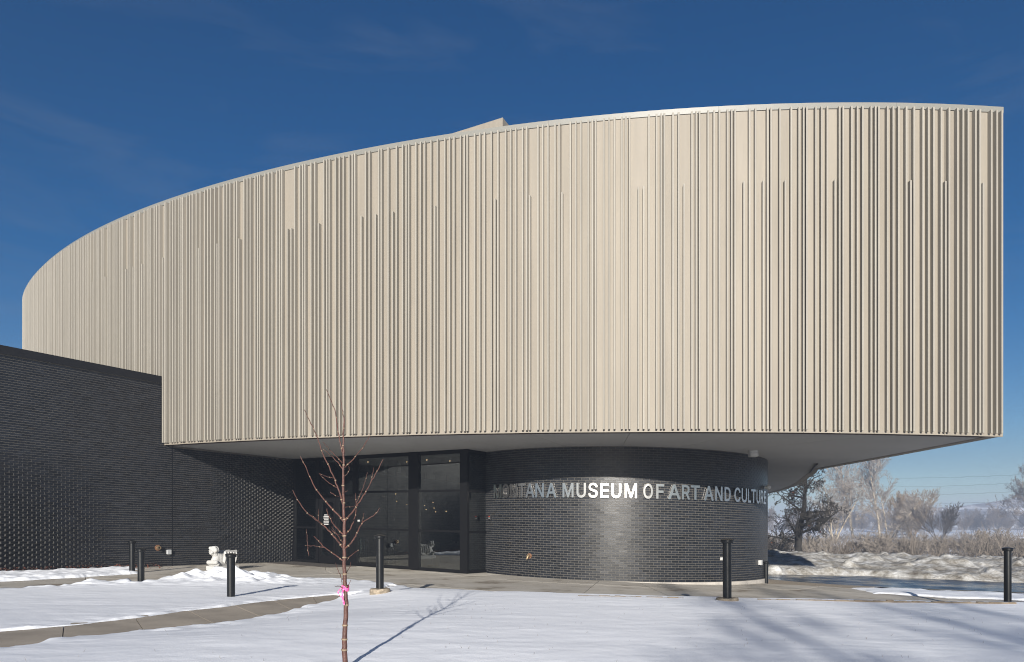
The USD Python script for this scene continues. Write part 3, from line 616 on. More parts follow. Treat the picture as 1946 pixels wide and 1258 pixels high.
patch('snow_patch', rp, -1.60, .06, 33, 'snow', step=.06, soft=.3, lumps=.6, scale=1.5, kind='structure')
# --- ploughed bank along the far side of the road
bx, by = np.arange(6.5, 44, .085), np.arange(22.0, 42, .085); BX, BY = np.meshgrid(bx, by)
rf = sorted(road_far); near = np.interp(BX, [p[0] for p in rf], [p[1] for p in rf])
dd = BY - near + (fbm2(BX, BY, .55, 3, 4) - .5) * 1.2
prof = np.interp(dd, [-.4, 0, .5, 1.6, 3.0, 4.6, 7, 12], [0, .0, .26, .46, .66, .72, .64, .45])
prof = prof * (1 - .40 * np.clip((BX - 17) / 5, 0, 1) * np.clip((5 - dd) / 5, 0, 1))
lum = (fbm2(BX, BY, .7, 4, 9) - .5) * 1.0
BZ = -1.72 + prof * (1.0 + .9 * lum) + np.where(dd > 0, (fbm2(BX, BY, 3.0, 4, 2) - .5) * .12, -.25)
gch = np.random.default_rng(12)
for q in range(5200):                                   # broken lumps thrown up by the plough
    x, y = gch.uniform(7, 43.5), gch.uniform(22.5, 41.5); rr = min(.05 + gch.gamma(1.2, .055), .34); ex, an = gch.uniform(.6, 1.0), gch.uniform(0, 3.14)
    i0, i1, j0, j1 = (np.array([y - rr, y + rr, x - rr, x + rr]) - [22, 22, 6.5, 6.5]) / .085; i0, i1, j0, j1 = max(int(i0), 0), min(int(i1) + 2, len(by)), max(int(j0), 0), min(int(j1) + 2, len(bx))
    if i1 <= i0 or j1 <= j0: continue
    X, Y, D = BX[i0:i1, j0:j1] - x, BY[i0:i1, j0:j1] - y, dd[i0:i1, j0:j1]
    if D.mean() < .05: continue
    u, w = X * math.cos(an) + Y * math.sin(an), (Y * math.cos(an) - X * math.sin(an)) / ex
    c_ = (1 - (np.abs(u / rr) ** 2.6 + np.abs(w / rr) ** 2.6)); z0 = np.median(BZ[i0:i1, j0:j1]); top = z0 - rr * .25 + rr * .75 * np.sqrt(np.clip(c_, 0, 1)) + u * gch.normal(0, .35)
    BZ[i0:i1, j0:j1] = np.where(c_ > 0, np.maximum(BZ[i0:i1, j0:j1], top), BZ[i0:i1, j0:j1])
BZ = gaussian_filter(BZ, .9)
obj('snow_bank', L(grid_mesh(bx, by, BZ)), 'dirty_snow', smooth=True, kind='structure')
# --- kerb that shows through the snow along the lawn's edge
for a, b in (((898, 1127.3), (1299, 1136.5)), ((1440, 1139), (1930, 1145.5))):
    n_ = 40; pts = [ground(a[0] + (b[0] - a[0]) * i / n_, a[1] + (b[1] - a[1]) * i / n_, -1.13) for i in range(n_ + 1)]
    kerb = []
    for i in range(n_):
        zb, zt = -1.6, -1.114 if pts[i][0] > 1.0 else -1.14 - .05 * (1.0 - pts[i][0])
        kerb.append(bar(pts[i], pts[i + 1], zb, zt + rng.normal(0, .0045), -.022, .022))
    obj('kerb', L(kerb), 'kerb_concrete', label='low concrete edge showing through the snow ' + ('left' if a[0] < 1000 else 'right') + ' of the nearest bollard', cat='kerb')

# ---------------------------------------------------------------- bollards
b0 = thing('bollard', 'black bollard at the right edge of the photo, beyond the lawn', 'bollard', wp(pos(1915, 14.5), 14.5, zat(1915, 1132, 14.5)), group=None)
obj('post', lathe([(0, -.35), (.068, -.35), (.068, .93), (0, .93)], 28), 'bollard_black', b0, smooth=40)
obj('cap', lathe([(0, .925), (.088, .925), (.094, .935), (.094, .958), (.106, .962), (.106, .972), (.09, .984), (.05, .995), (0, 1.0)], 28), 'bollard_black', b0, smooth=40)
BOL = [(1382, 1140, 11.44, 0.0, 'black bollard in a concrete collar in front of the brick drum', True),
       (722, 1122, 12.55, 0.0, 'black bollard in a half buried collar in front of the glazed entrance', True),
       (439, 1132, 12.6, -.235, 'black bollard in the snow bed right beside the white stone statue', False),
       (268, 1107, 15.3, -.25, 'black bollard rising between two snow heaps, near the dark brick wing', False),
       (251, 1088, 18.3, -.16, 'black bollard at the end of the snow strip along the brick wing', False),
       (1455.5, 1102, 21.5, -.42, 'black bollard half hidden behind the right edge of the brick drum', False)]
for px, py, d, dz, lab, col in BOL:
    z = zat(px, py, d); base_ = np.array([pos(px, d), d, z])
    dup(b0, np.array(wp(*base_)) + [0, 0, dz], label=lab)
    if col:
        ck = [(0, -.3), (.172, -.3), (.178, .045), (.168, .066), (.075, .07), (.0, .07)]
        v, f = lathe(ck, 40); v = np.array(v); rr_ = np.hypot(v[:, 0], v[:, 1]) > .1
        v[rr_] += ((meshkit.noise(v[rr_] * 16, 3) - .5) * .022)[:, None] * np.array([1, 1, .8])
        cl = thing('concrete_collar', 'round concrete collar in the snow at the foot of the bollard before the ' + ('brick drum' if px > 1000 else 'entrance'), 'collar', np.array(wp(base_[0], base_[1], z - .025)))
        obj('collar', (v, f), 'collar_concrete', cl, smooth=30)

# ---------------------------------------------------------------- sapling
SD_, sx_ = 5.7, lambda p: (540 + p[0] / 2.3375, 720 + p[1] / 2.3375)
def sp(pts, dy0=0.0, dy1=0.0):
    out = []
    for i, p in enumerate(pts):
        x, y = sx_(p); d = SD_ + dy0 + (dy1 - dy0) * i / max(len(pts) - 1, 1); out.append((pos(x, d), d, zat(x, y, d)))
    return np.array(out)
tree = thing('sapling', 'slender leafless young tree with reddish bark and a pink ribbon in the snow', 'young tree', wp(pos(655, SD_), SD_, -1.14))
def smooth_line(p, n=5):
    from scipy.interpolate import CubicSpline
    s = np.r_[0, np.cumsum(np.linalg.norm(np.diff(p, axis=0), axis=1))]
    if len(p) < 3: return np.array([p[0] + (p[-1] - p[0]) * t for t in np.linspace(0, 1, n)])
    return CubicSpline(s, p)(np.linspace(0, s[-1], n * len(p)))
NODES = []
def limb(pts, r0, r1, name, dy=0.0, dy0=0.0, sides=7, nodes=.16, smooth=True):
    q = smooth_line(sp(pts, dy0, dy)); rad = np.linspace(r0, r1, len(q)); q = lift(q)
    q[1:-1] += rng.normal(0, .0016, (len(q) - 2, 3))
    o = obj(name, sweep(q, rad, sides), 'bark_red', tree, smooth=True, world=True)
    s = np.r_[0, np.cumsum(np.linalg.norm(np.diff(q, axis=0), axis=1))]; x = .05
    while x < s[-1]:
        NODES.append((np.array([np.interp(x, s, q[:, k]) for k in range(3)]), np.array([np.interp(x + .01, s, q[:, k]) for k in range(3)]), np.interp(x, s, rad))); x += nodes * rng.uniform(.6, 1.3)
    return o
limb([(270, 1300), (270, 1250), (268, 1180), (272, 1080), (275, 980), (270, 900), (268, 750), (266, 600), (262, 480), (264, 360), (264, 260), (266, 165)], .0225, .0052, 'trunk', sides=12, nodes=.14)
BR = [([(266, 175), (258, 130), (252, 90)], .005, .0025, .02), ([(262, 330), (250, 290), (238, 220), (225, 140), (205, 85), (187, 45)], .008, .003, .10),
 ([(262, 560), (235, 470), (205, 400), (180, 350), (152, 270), (120, 200), (90, 135)], .0095, .003, -.25), ([(266, 634), (210, 570), (150, 500), (115, 435), (72, 342)], .010, .0035, .30),
 ([(267, 754), (215, 690), (150, 628), (110, 600), (72, 555), (38, 492)], .0105, .0035, -.30), ([(267, 692), (225, 650), (205, 620), (190, 575)], .0085, .004, .2),
 ([(268, 814), (215, 770), (180, 745), (150, 715), (133, 697)], .0075, .004, .25), ([(266, 732), (235, 690), (212, 655)], .006, .003, -.15),
 ([(264, 395), (310, 350), (350, 300), (382, 250)], .0075, .003, .2), ([(266, 634), (310, 580), (350, 520), (390, 450), (440, 355)], .0095, .003, -.25),
 ([(268, 692), (295, 660), (315, 610), (320, 560), (316, 505)], .008, .0028, .22), ([(269, 754), (305, 715), (330, 670), (345, 640), (380, 615), (424, 570)], .0095, .003, -.2),
 ([(269, 814), (300, 780), (332, 757)], .006, .003, .12), ([(262, 400), (215, 345), (172, 310)], .006, .0025, .15), ([(258, 370), (205, 315), (172, 278)], .005, .0025, .22),
 ([(268, 895), (255, 880), (240, 850), (228, 815)], .0045, .0022, -.1), ([(271, 890), (275, 865), (290, 835), (295, 810)], .0045, .0022, .1), ([(272, 930), (255, 922), (225, 918)], .0055, .003, -.1),
 ([(258, 940), (256, 895), (254, 880)], .004, .003, -.03), ([(262, 505), (283, 493)], .004, .002, .03), ([(268, 430), (290, 400), (275, 375)], .004, .002, .05)]
for p, r0, r1, dy in BR: limb(p, r0 * .78, r1 * .8, 'branch', dy)
TW = [([(152, 628), (153, 575)], -.2, -.25), ([(180, 746), (130, 740), (92, 738)], .15, .2), ([(110, 782), (104, 735), (100, 665)], .2, .28), ([(236, 480), (200, 460), (155, 417)], -.03, .12), ([(215, 438), (185, 430), (155, 417)], -.08, .1),
      ([(385, 460), (397, 392)], -.2, -.15), ([(322, 545), (350, 480), (371, 412)], -.12, .0), ([(345, 640), (355, 593)], -.12, -.16), ([(205, 620), (217, 612)], .14, .18), ([(272, 568), (300, 565), (330, 560)], 0, .12), ([(210, 668), (240, 690), (262, 692)], .1, .0),
      ([(205, 500), (240, 520), (252, 505)], -.05, .05), ([(282, 925), (297, 890)], 0, .05), ([(150, 627), (122, 603)], -.16, -.2)]
for p, a, b in TW: limb(p, .0034, .0016, 'twig', b, a, sides=5)
nv = []
for p, q, r in NODES:
    d = (q - p) / np.linalg.norm(q - p); h = .003 + r * .28
    nv.append(sweep([p - d * h, p - d * h * .3, p + d * h * .4, p + d * h], [r * 1.02, r * 1.28 + .0006, r * 1.22 + .0006, r * 1.02], 7))
obj('bark_ring', nv, 'bark_node', tree, world=True, smooth=True, kind='stuff')
rb = thing('ribbon', 'bright pink plastic ribbon tied around the trunk of the young tree', 'ribbon', wp(pos(652, 5.7), 5.67, zat(652, 1120, 5.7)))
tc = sp([(272, 920)])[0]
a = np.linspace(0, 2 * np.pi, 25); w_ = np.stack([tc[0] + .030 * np.cos(a), tc[1] + .030 * np.sin(a), tc[2] - .012 + .012 * np.sin(a * 2)], 1)
v = np.vstack([w_ - [0, 0, .014], w_ + [0, 0, .014]]); n_ = 25; f = np.array([(i, i + 1, n_ + i + 1, n_ + i) for i in range(n_ - 1)])
obj('loop', L((v, f)), 'ribbon_pink', rb, world=True, smooth=True)
def tail(pts, w):
    p = smooth_line(sp(pts, -.035, -.05), 6); v = []
    for i, q in enumerate(p):
        e = w * (.6 + .5 * math.sin(i * .9) ** 2); tw = .5 * math.sin(i * .55)
        v += [q + [-e * math.cos(tw), -e * math.sin(tw), 0], q + [e * math.cos(tw), e * math.sin(tw), 0]]
    v = np.array(v); k = len(p); return v, np.array([(2 * i, 2 * i + 1, 2 * i + 3, 2 * i + 2) for i in range(k - 1)])
obj('tail', L(tail([(268, 918), (262, 935), (258, 955), (262, 980), (266, 1002)], .0075)), 'ribbon_pink', rb, world=True, smooth=True)
obj('tail', L(tail([(262, 922), (246, 934), (240, 948), (250, 962), (262, 975)], .0055)), 'ribbon_pink', rb, world=True, smooth=True)
# ---------------------------------------------------------------- statue by the wing
sd_ = 20.0; su = 1 / 15.72 / F * sd_                     # metres per pixel of the enlarged view
st = thing('stone_statue', 'white stone crouching winged figure on a plinth beside the brick wing', 'statue', wp(pos(402, sd_), sd_, GND))
def S(x, y, dy=0.0): return np.array([(x - 480) * su, dy, (975 - y) * su])
ax = math.radians(-24)
def R(m):                                           # the figure lies along its plinth, turned away to the right
    v, f = m; return np.stack([v[:, 0] * math.cos(ax) - v[:, 1] * math.sin(ax), v[:, 0] * math.sin(ax) + v[:, 1] * math.cos(ax), v[:, 2]], 1), f
import manifold3d as m3
def hull(points, r, seg=20):
    return m3.Manifold.batch_hull([m3.Manifold.sphere(rr, seg).translate(list(map(float, p))) for p, rr in zip(points, r)])
# own frame: x across (towards the viewer's right), y back along the body, z up
def smoothed(parts, edge_=.016, it=6, amp=.004, ns=28):
    q = parts[0]
    for p in parts[1:]: q = q + p
    g = q.refine_to_length(edge_).to_mesh(); m = trimesh.Trimesh(np.array(g.vert_properties[:, :3]), np.array(g.tri_verts)); m.merge_vertices(); trimesh.smoothing.filter_taubin(m, iterations=it)
    v = np.array(m.vertices); v += m.vertex_normals * ((meshkit.noise(v * ns, 5) - .5) * amp)[:, None]; return v, np.array(m.faces)
pl = m3.Manifold.batch_hull([m3.Manifold.sphere(.012, 12).translate([x, y, z]) for x in (-.17, .17) for y in (-.02, .84) for z in (-.05, .105)])
obj('plinth', R(cat_mesh([(lambda g: (np.array(g.vert_properties[:, :3], float), np.array(g.tri_verts)))(pl.to_mesh())])), 'white_stone', st, smooth=40)
body = [hull([(-.0, .22, .20), (0, .70, .22), (0, .70, .30), (0, .25, .36)], [.13, .14, .13, .12]), hull([(0, .13, .24), (0, .2, .40)], [.125, .10]), hull([(0, .15, .38), (0, .10, .47)], [.09, .085]),
        hull([(-.15, .04, .215), (.13, .04, .215)], [.062, .062]), hull([(-.15, .10, .16), (.13, .10, .16)], [.055, .055]), hull([(-.13, .66, .19), (-.14, .52, .17), (-.13, .6, .28)], [.08, .06, .07]), hull([(.13, .66, .19), (.14, .52, .17), (.13, .6, .28)], [.08, .06, .07])]
obj('body', R(smoothed(body)), 'white_stone', st, smooth=50)
head = [hull([(0, .08, .535), (0, .13, .56)], [.105, .10]), hull([(-.03, -.01, .505), (.03, -.01, .505)], [.045, .045]), hull([(0, -.03, .47), (0, .03, .46)], [.035, .05])]
for i in range(15):
    a = math.pi * i / 14; head.append(m3.Manifold.sphere(.042, 14).translate([.105 * math.cos(a), .06 + .02 * (i % 2), .545 + .095 * math.sin(a)]))
    head.append(m3.Manifold.sphere(.042, 14).translate([.09 * math.cos(a), .14, .55 + .09 * math.sin(a)]))
head += [m3.Manifold.sphere(.05, 14).translate([-.06, .02, .62]), m3.Manifold.sphere(.055, 14).translate([.06, .05, .63]), m3.Manifold.sphere(.016, 10).translate([-.038, -.045, .545]), m3.Manifold.sphere(.016, 10).translate([.038, -.045, .545]), m3.Manifold.sphere(.02, 10).translate([0, -.065, .515])]
obj('head', R(smoothed(head, .012, 3, .006, 40)), 'white_stone', st, smooth=50)
for s_ in (-1, 1):
    wgs = [hull([(s_ * .16, .30, .24), (s_ * .15, .34, .50), (s_ * .14, .78, .53), (s_ * .15, .74, .28)], [.035, .03, .025, .03])]
    for k in range(5): wgs.append(hull([(s_ * .19, .33 + .1 * k, .50 - .01 * k), (s_ * .205, .30 + .1 * k, .33), (s_ * .185, .29 + .1 * k, .20)], [.024, .034, .02]))
    obj('wing', R(smoothed(wgs, .018, 3, .006, 30)), 'white_stone', st, smooth=50)

# ---------------------------------------------------------------- fixtures on the walls
def on_wing(px, py, o=0.0):
    k = (px - 973) / F; t = (k * W0[1] - W0[0]) / (WU[0] - k * WU[1]); p = wpt(t, o); return p, zat(px, py, wpt(t)[1])
def rot_to(v, n):           # local -y faces the plan normal n
    x = np.array([-n[1], n[0]]); v = np.asarray(v, float); return np.stack([v[:, 0] * x[0] - v[:, 1] * n[0], v[:, 0] * x[1] - v[:, 1] * n[1], v[:, 2]], 1)
def fixture(name, lab, cat, p, z, n, parts):
    t = thing(name, lab, cat, wp(*p, z))
    for nm, (v, f), mt in parts: obj(nm, (rot_to(v, n), f), mt, t, smooth=35)
    return t
def rbox(x0, x1, y0, y1, z0, z1, r=.008):
    g = m3.Manifold.batch_hull([m3.Manifold.sphere(r, 12).translate([x, y, z]) for x in (x0 + r, x1 - r) for y in (y0 + r, y1 - r) for z in (z0 + r, z1 - r)]).to_mesh(); return np.array(g.vert_properties[:, :3], float), np.array(g.tri_verts)
def disc(r0, r1, y0, y1, n=24):
    v, f = lathe([(r0, y0), (r1, y0), (r1, y1), (r0, y1), (r0, y0)], n); v = np.array(v); return np.stack([v[:, 0], -v[:, 2], v[:, 1]], 1), f[:, ::-1]
hose = lambda s: [('flange', disc(.02 * s, .085 * s, .0, .018), 'rust'), ('pipe', disc(.035 * s, .055 * s, .015, .10), 'brass'), ('core', disc(0.0, .036 * s, .01, .06), 'black_plastic')]
p, z = on_wing(299.5, 1040); fixture('wall_hydrant', 'rusty ring shaped hydrant outlet low on the brick wing', 'hydrant', p, z, WN, hose(1.0))
p, z = on_wing(319.5, 1048); fixture('outlet_box', 'grey weatherproof outlet box beside the hydrant ring on the brick wing', 'outlet box', p, z, WN, [('box', rbox(-.055, .055, -.07, .01, -.065, .065), 'grey_plastic'), ('cover', rbox(-.06, .06, -.082, -.068, -.07, .07), 'grey_plastic')])
p, z = on_wing(501, 1002, .05); fixture('door_opener', 'square dark door opener plate on the canted bricks near the entrance', 'push plate', p, z, WN, [('frame', rbox(-.085, .085, -.02, .06, -.085, .085), 'black_plastic'), ('plate', rbox(-.06, .06, -.032, -.018, -.06, .06), 'black_metal')])
p, z = on_wing(489, 1003.5, .05); fixture('card_reader', 'small black card reader left of the square opener plate', 'card reader', p, z, WN, [('body', rbox(-.04, .04, -.03, .05, -.065, .065), 'black_plastic'), ('lens', rbox(-.01, .01, -.036, -.028, .01, .03), 'white_plastic')])
def on_drum(px, py, o=0.0):
    th = th_of(px, DR); n = np.array([math.sin(th), -math.cos(th)]); p = DC + n * (DR + o); return p, zat(px, py, p[1]), n
p, z, n = on_drum(932.5, 983); fixture('card_reader', 'black reader with a red light on the drum beside the glass', 'card reader', p, z, n, [('body', rbox(-.06, .06, -.05, .01, -.08, .08), 'black_plastic'), ('light', rbox(-.03, .03, -.056, -.048, .035, .055), 'red_plastic'), ('slot', rbox(-.035, .02, -.056, -.048, -.02, .0), 'white_plastic')])
p, z, n = on_drum(1006.5, 1055.5); fixture('wall_hydrant', 'rusty brass hydrant outlet low on the left of the brick drum', 'hydrant', p, z, n, [('flange', disc(.02, .075, 0, .018), 'rust'), ('pipe', disc(.0, .045, .015, .09), 'brass'), ('spout', (lambda m: m)(sweep([(0, -.08, 0), (0, -.11, -.03), (-.01, -.12, -.09)], [.03, .028, .022], 10)), 'brass')])
p, z, n = on_drum(1442.5, 1068); fixture('outlet_box', 'white outlet box low on the right edge of the brick drum', 'outlet box', p, z, n, [('box', rbox(-.06, .06, -.07, .01, -.07, .07), 'white_plastic'), ('cover', rbox(-.066, .066, -.08, -.066, -.075, .075), 'white_plastic')])
p, z, n = on_drum(1371, 1061); fixture('outlet_cover', 'small white cover plate on the drum behind the nearest bollard', 'cover plate', p, z, n, [('plate', rbox(-.05, .05, -.02, .01, -.04, .04), 'white_plastic'), ('flap', rbox(-.03, .03, -.03, -.018, -.025, .025), 'white_plastic')])
p, z, n = on_drum(1452.5, 925, .02); fixture('security_camera', 'white ball shaped camera at the right end of the sign letters', 'camera', p, z, n, [('bracket', disc(0, .05, 0, .05), 'white_plastic'), ('ball', ellipsoid((0, -.10, 0), (.07, .07, .075)), 'white_plastic'), ('lens', ellipsoid((.05, -.13, -.01), (.03, .03, .035)), 'black_plastic')])
d_ = 19.6; px_ = 1431.5; p = np.array([pos(px_, d_), d_]); fixture('soffit_light', 'white box light hanging from the soffit above the sign', 'light', p, SOF - .0, np.array([0, -1.0]), [('base', lathe([(0, -.03), (.13, -.03), (.13, .012), (0, .012)], 24), 'white_plastic'), ('body', rbox(-.115, .115, -.11, .11, -.155, -.03, .02), 'white_plastic')])
# entrance mat
a, b = along(GA, GB, 566), along(GA, GB, 684); nn = fn
mat_ = obj('entrance_mat', L((lambda q: q)(bar(a + nn * .15, b + nn * .15, GND + .006, GND + .018, -1.15, 0))), 'door_mat', label='dark doormat on the terrace before the entrance doors', cat='doormat')
# notices on the doors
def notice(name, lab, px0, px1, py0, py1, lines):
    p, q = along(GA, GB, px0), along(GA, GB, px1); m = (p + q) / 2; w = np.linalg.norm(q - p); z0, z1 = zat(px0, py1, m[1]), zat(px0, py0, m[1])
    t = thing(name, lab, 'notice', wp(*(m + fn * .035), (z0 + z1) / 2)); h = z1 - z0
    for k in range(lines):
        zc = h / 2 - h * (k + .5) / lines; ww = w * (.9 if k % 3 else .75)
        obj('print', (rot_to(box(-ww / 2, ww / 2, -.003, 0, zc - h / lines * .27, zc + h / lines * .27)[0], fn), box(0, 1, 0, 1, 0, 1)[1]), 'print_white', t)
    return t
notice('door_notice', 'white lettered notice on the glass of the left door leaf', 616, 627, 976, 997, 7)
notice('door_notice', 'plain white square sticker on the glass right of the doors', 680.5, 686, 985.5, 991.5, 1)
# ---------------------------------------------------------------- lobby furniture
def inside(px, d): return np.array([pos(px, d), d])
p = inside(690, 25.6); t = thing('litter_bin', 'tall polished steel cylinder bin inside the entrance', 'bin', wp(*p, GND + .012)); obj('body', lathe([(0, 0), (.19, 0), (.19, .80), (0, .80)], 28), 'chrome', t, smooth=40); obj('lid', lathe([(.19, .80), (.205, .81), (.205, .86), (.08, .90), (.07, .87), (0, .87)], 28), 'chrome', t, smooth=40)
p = inside(828, 24.2); t = thing('pedestal', 'pale wooden display pedestal inside the lobby window', 'pedestal', wp(*p, GND + .012)); obj('column', box(-.12, .12, -.12, .12, .04, .80), 'wood', t); obj('foot', box(-.24, .16, -.18, .18, 0, .04), 'wood', t)
p = inside(862, 25.5); t = thing('reception_desk', 'long reception desk with a monitor deep in the lobby', 'desk', wp(*p, GND + .012)); obj('top', box(-.75, .9, -.35, .35, .72, .76), 'interior_floor', t)
for x in (-.6, .75): obj('leg', box(x - .03, x + .03, -.3, .3, 0, .72), 'grey_plastic', t)
obj('monitor', box(-.05, .25, -.02, .02, .82, 1.05), 'black_plastic', t); obj('monitor_stand', box(.07, .13, -.05, .05, .76, .82), 'black_plastic', t)
p = inside(745, 24.6); t = thing('pot_plant', 'dark pot plant on the lobby floor behind the glass', 'plant', wp(*p, GND + .012)); obj('pot', lathe([(0, 0), (.13, 0), (.17, .30), (.14, .30), (.13, .26), (0, .26)], 20), 'black_plastic', t, smooth=40)
lv = []
for i in range(46):
    a = rng.uniform(0, 6.28); l = rng.uniform(.2, .5); e = rng.uniform(.3, 1.3); d3 = np.array([math.cos(a) * math.cos(e), math.sin(a) * math.cos(e), math.sin(e)]); s3 = np.array([-math.sin(a), math.cos(a), 0]) * .035
    o3 = np.array([0, 0, .26]); m_ = o3 + d3 * l * .6 + s3 * 0; lv.append((np.array([o3, m_ + s3, o3 + d3 * l - [0, 0, .08], m_ - s3]), np.array([[0, 1, 2], [0, 2, 3]])))
obj('leaves', lv, 'plant_green', t, kind='stuff')
a, b = along(GA, GB, 572), along(GA, GB, 601); q = (a + b) / 2 - fn * .55; t = thing('bench', 'light grey rounded bench behind the glass left of the doors', 'bench', wp(*q, GND + .012)); r_ = np.linalg.norm(b - a) / 2
obj('seat', (rot_to(rbox(-r_, r_, -.2, .2, .14, .36, .07)[0], fn), rbox(-r_, r_, -.2, .2, .14, .36, .07)[1]), 'grey_plastic', t, smooth=40); obj('base', (rot_to(box(-r_ + .1, r_ - .1, -.15, .15, 0, .14)[0], fn), box(0, 1, 0, 1, 0, 1)[1]), 'black_plastic', t)
for i, (px, py, d) in enumerate([(699, 881, 23.6), (773, 878.5, 23.2), (811, 868, 22.4), (855, 874, 22.6), (752, 937, 27), (754, 951, 28), (773, 957, 28), (823, 953, 27.5), (807, 959, 28), (810, 967, 28.5), (825, 964, 28), (828, 971, 28.5), (848, 970, 28.3)]):
    p = inside(px, d); z = zat(px, py, d); hang = z < 1.8
    t = thing('spotlight', ('small warm downlight in the lobby ceiling behind the top panes' if not hang else 'tiny warm hanging spotlight deep inside the lobby'), 'spotlight', wp(*p, z if hang else SOF - .16), group='lobby downlights' if not hang else 'hanging lobby spotlights')
    obj('lamp', ellipsoid((0, 0, -.012), (.02, .02, .02), 1), 'lamp_glow', t)
    if hang: obj('rod', sweep([(0, 0, 0), (0, 0, SOF - .16 - z)], [.005, .005], 5), 'black_metal', t)
    obj('housing', lathe([(.025, 0), (.045, 0), (.045, .03), (.025, .03), (.025, 0)], 14), 'black_metal', t)
for px in (733, 757.5):
    p = inside(px, 23.2); t = thing('pendant_lamp', 'white cylinder pendant lamp under the lobby ceiling, ' + ('left' if px < 740 else 'right') + ' one of two', 'lamp', wp(*p, SOF - .16)); obj('shade', lathe([(0, -.36), (.07, -.36), (.07, -.06), (0, -.06)], 20), 'white_plastic', t, smooth=40); obj('stem', sweep([(0, 0, -.06), (0, 0, 0)], [.012, .012], 6), 'white_plastic', t)
# dead leaves along the wall
lv = []
for i in range(420):
    t_ = rng.uniform(-5.2, -.2); o_ = abs(rng.normal(.1, .12)) + .03 if rng.random() < .75 else rng.uniform(.3, 1.3); p = wpt(t_, o_); s_ = rng.uniform(.02, .045); a = rng.uniform(0, 6.28); z = GND + .03 + rng.uniform(0, .09) * (o_ < .4)
    u = np.array([math.cos(a), math.sin(a), rng.uniform(-.5, .8)]) * s_; w = np.array([-math.sin(a), math.cos(a), rng.uniform(-.3, .3)]) * s_ * .5; o3 = np.array([*p, z])
    lv.append((np.array([o3 - u, o3 + w, o3 + u, o3 - w]), np.array([[0, 1, 2], [0, 2, 3]])))
obj('dead_leaves', L(lv), 'dead_leaf', kind='stuff', label='reddish dead leaves scattered along the foot of the brick wing', cat='leaves')

# ---------------------------------------------------------------- trees beyond the road
def grow(seed, height, lean=0.0, spread=.55, levels=4, first=.2, trunk_r=.12, kids=(14, 9, 7, 5), up=.35, ratio=(.5, .5, .5, .45), wob=.1, stems=1, fan=.25, nseg=5):
    r = np.random.default_rng(seed); segs = [[] for _ in range(levels + 1)]
    def go(p, d, length, rad, lev):
        n = nseg if lev < 2 else (3 if lev < 3 else 2); pts = [p]; dirs = []
        for i in range(n):
            d = d + r.normal(0, wob * (1 + .5 * lev), 3) + np.array([0, 0, up * (.25 if lev else .1)]); d /= np.linalg.norm(d)
            q = pts[-1] + d * length / n; pts.append(q); dirs.append(d)
        for i in range(n):
            ra, rb2 = rad * (1 - .8 * i / n), rad * (1 - .8 * (i + 1) / n); segs[lev].append((pts[i], pts[i + 1], ra, rb2))
        if lev >= levels: return
        for k in range(kids[lev]):
            t = first + (1 - first) * (k + r.random()) / kids[lev] if lev == 0 else .15 + .85 * (k + r.random()) / kids[lev]
            x = min(t * n, n - 1e-6); i = int(x); q = pts[i] + (pts[i + 1] - pts[i]) * (x - i)
            a = r.uniform(0, 2 * math.pi); b = dirs[i]; u = np.cross(b, [math.cos(a), math.sin(a), .3]); u /= np.linalg.norm(u) + 1e-9
            c2 = b * (1 - spread) + u * spread * r.uniform(.8, 1.4); c2 /= np.linalg.norm(c2)
            ln = length * ratio[lev] * (1.15 - .75 * t if lev == 0 else 1.1 - .5 * t) * r.uniform(.7, 1.15)
            go(q, c2, ln, rad * (.42 if lev == 0 else .5) * (1 - .5 * t), lev + 1)
    for k in range(stems):
        a = 2 * math.pi * k / max(stems, 1) + r.uniform(0, 1); f_ = fan if stems > 1 else 0
        d = np.array([math.cos(a) * f_ + lean, math.sin(a) * f_, 1.0]); go(np.array([math.cos(a), math.sin(a), 0]) * .12 * (stems > 1) + [0, 0, -.3], d / np.linalg.norm(d), height * r.uniform(.85, 1.0), trunk_r, 0)
    return [tuple(np.array(x) for x in zip(*s)) for s in segs if s]
def bare_tree(name, lab, cat, loc, segs, m_trunk, m_twig, minr=.0, group=None, split=1, cut=1.0):
    t = thing(name, lab, cat, loc, group=group)
    big = [tubes(s[0], s[1], np.maximum(s[2], minr), np.maximum(s[3], minr), 5) for s in segs[:split]]
    small = [tubes(s[0], s[1], np.maximum(s[2], minr), np.maximum(s[3], minr * .7), 3) for s in segs[split:]]
    obj('trunk', big, m_trunk, t, smooth=True); obj('crown', small, m_twig, t, kind='stuff')
    return t
def tree_at(px, d, z=-2.0): return (pos(px, d), d, z + EYE - FALL * min(max(pos(px, d), -40), 14))
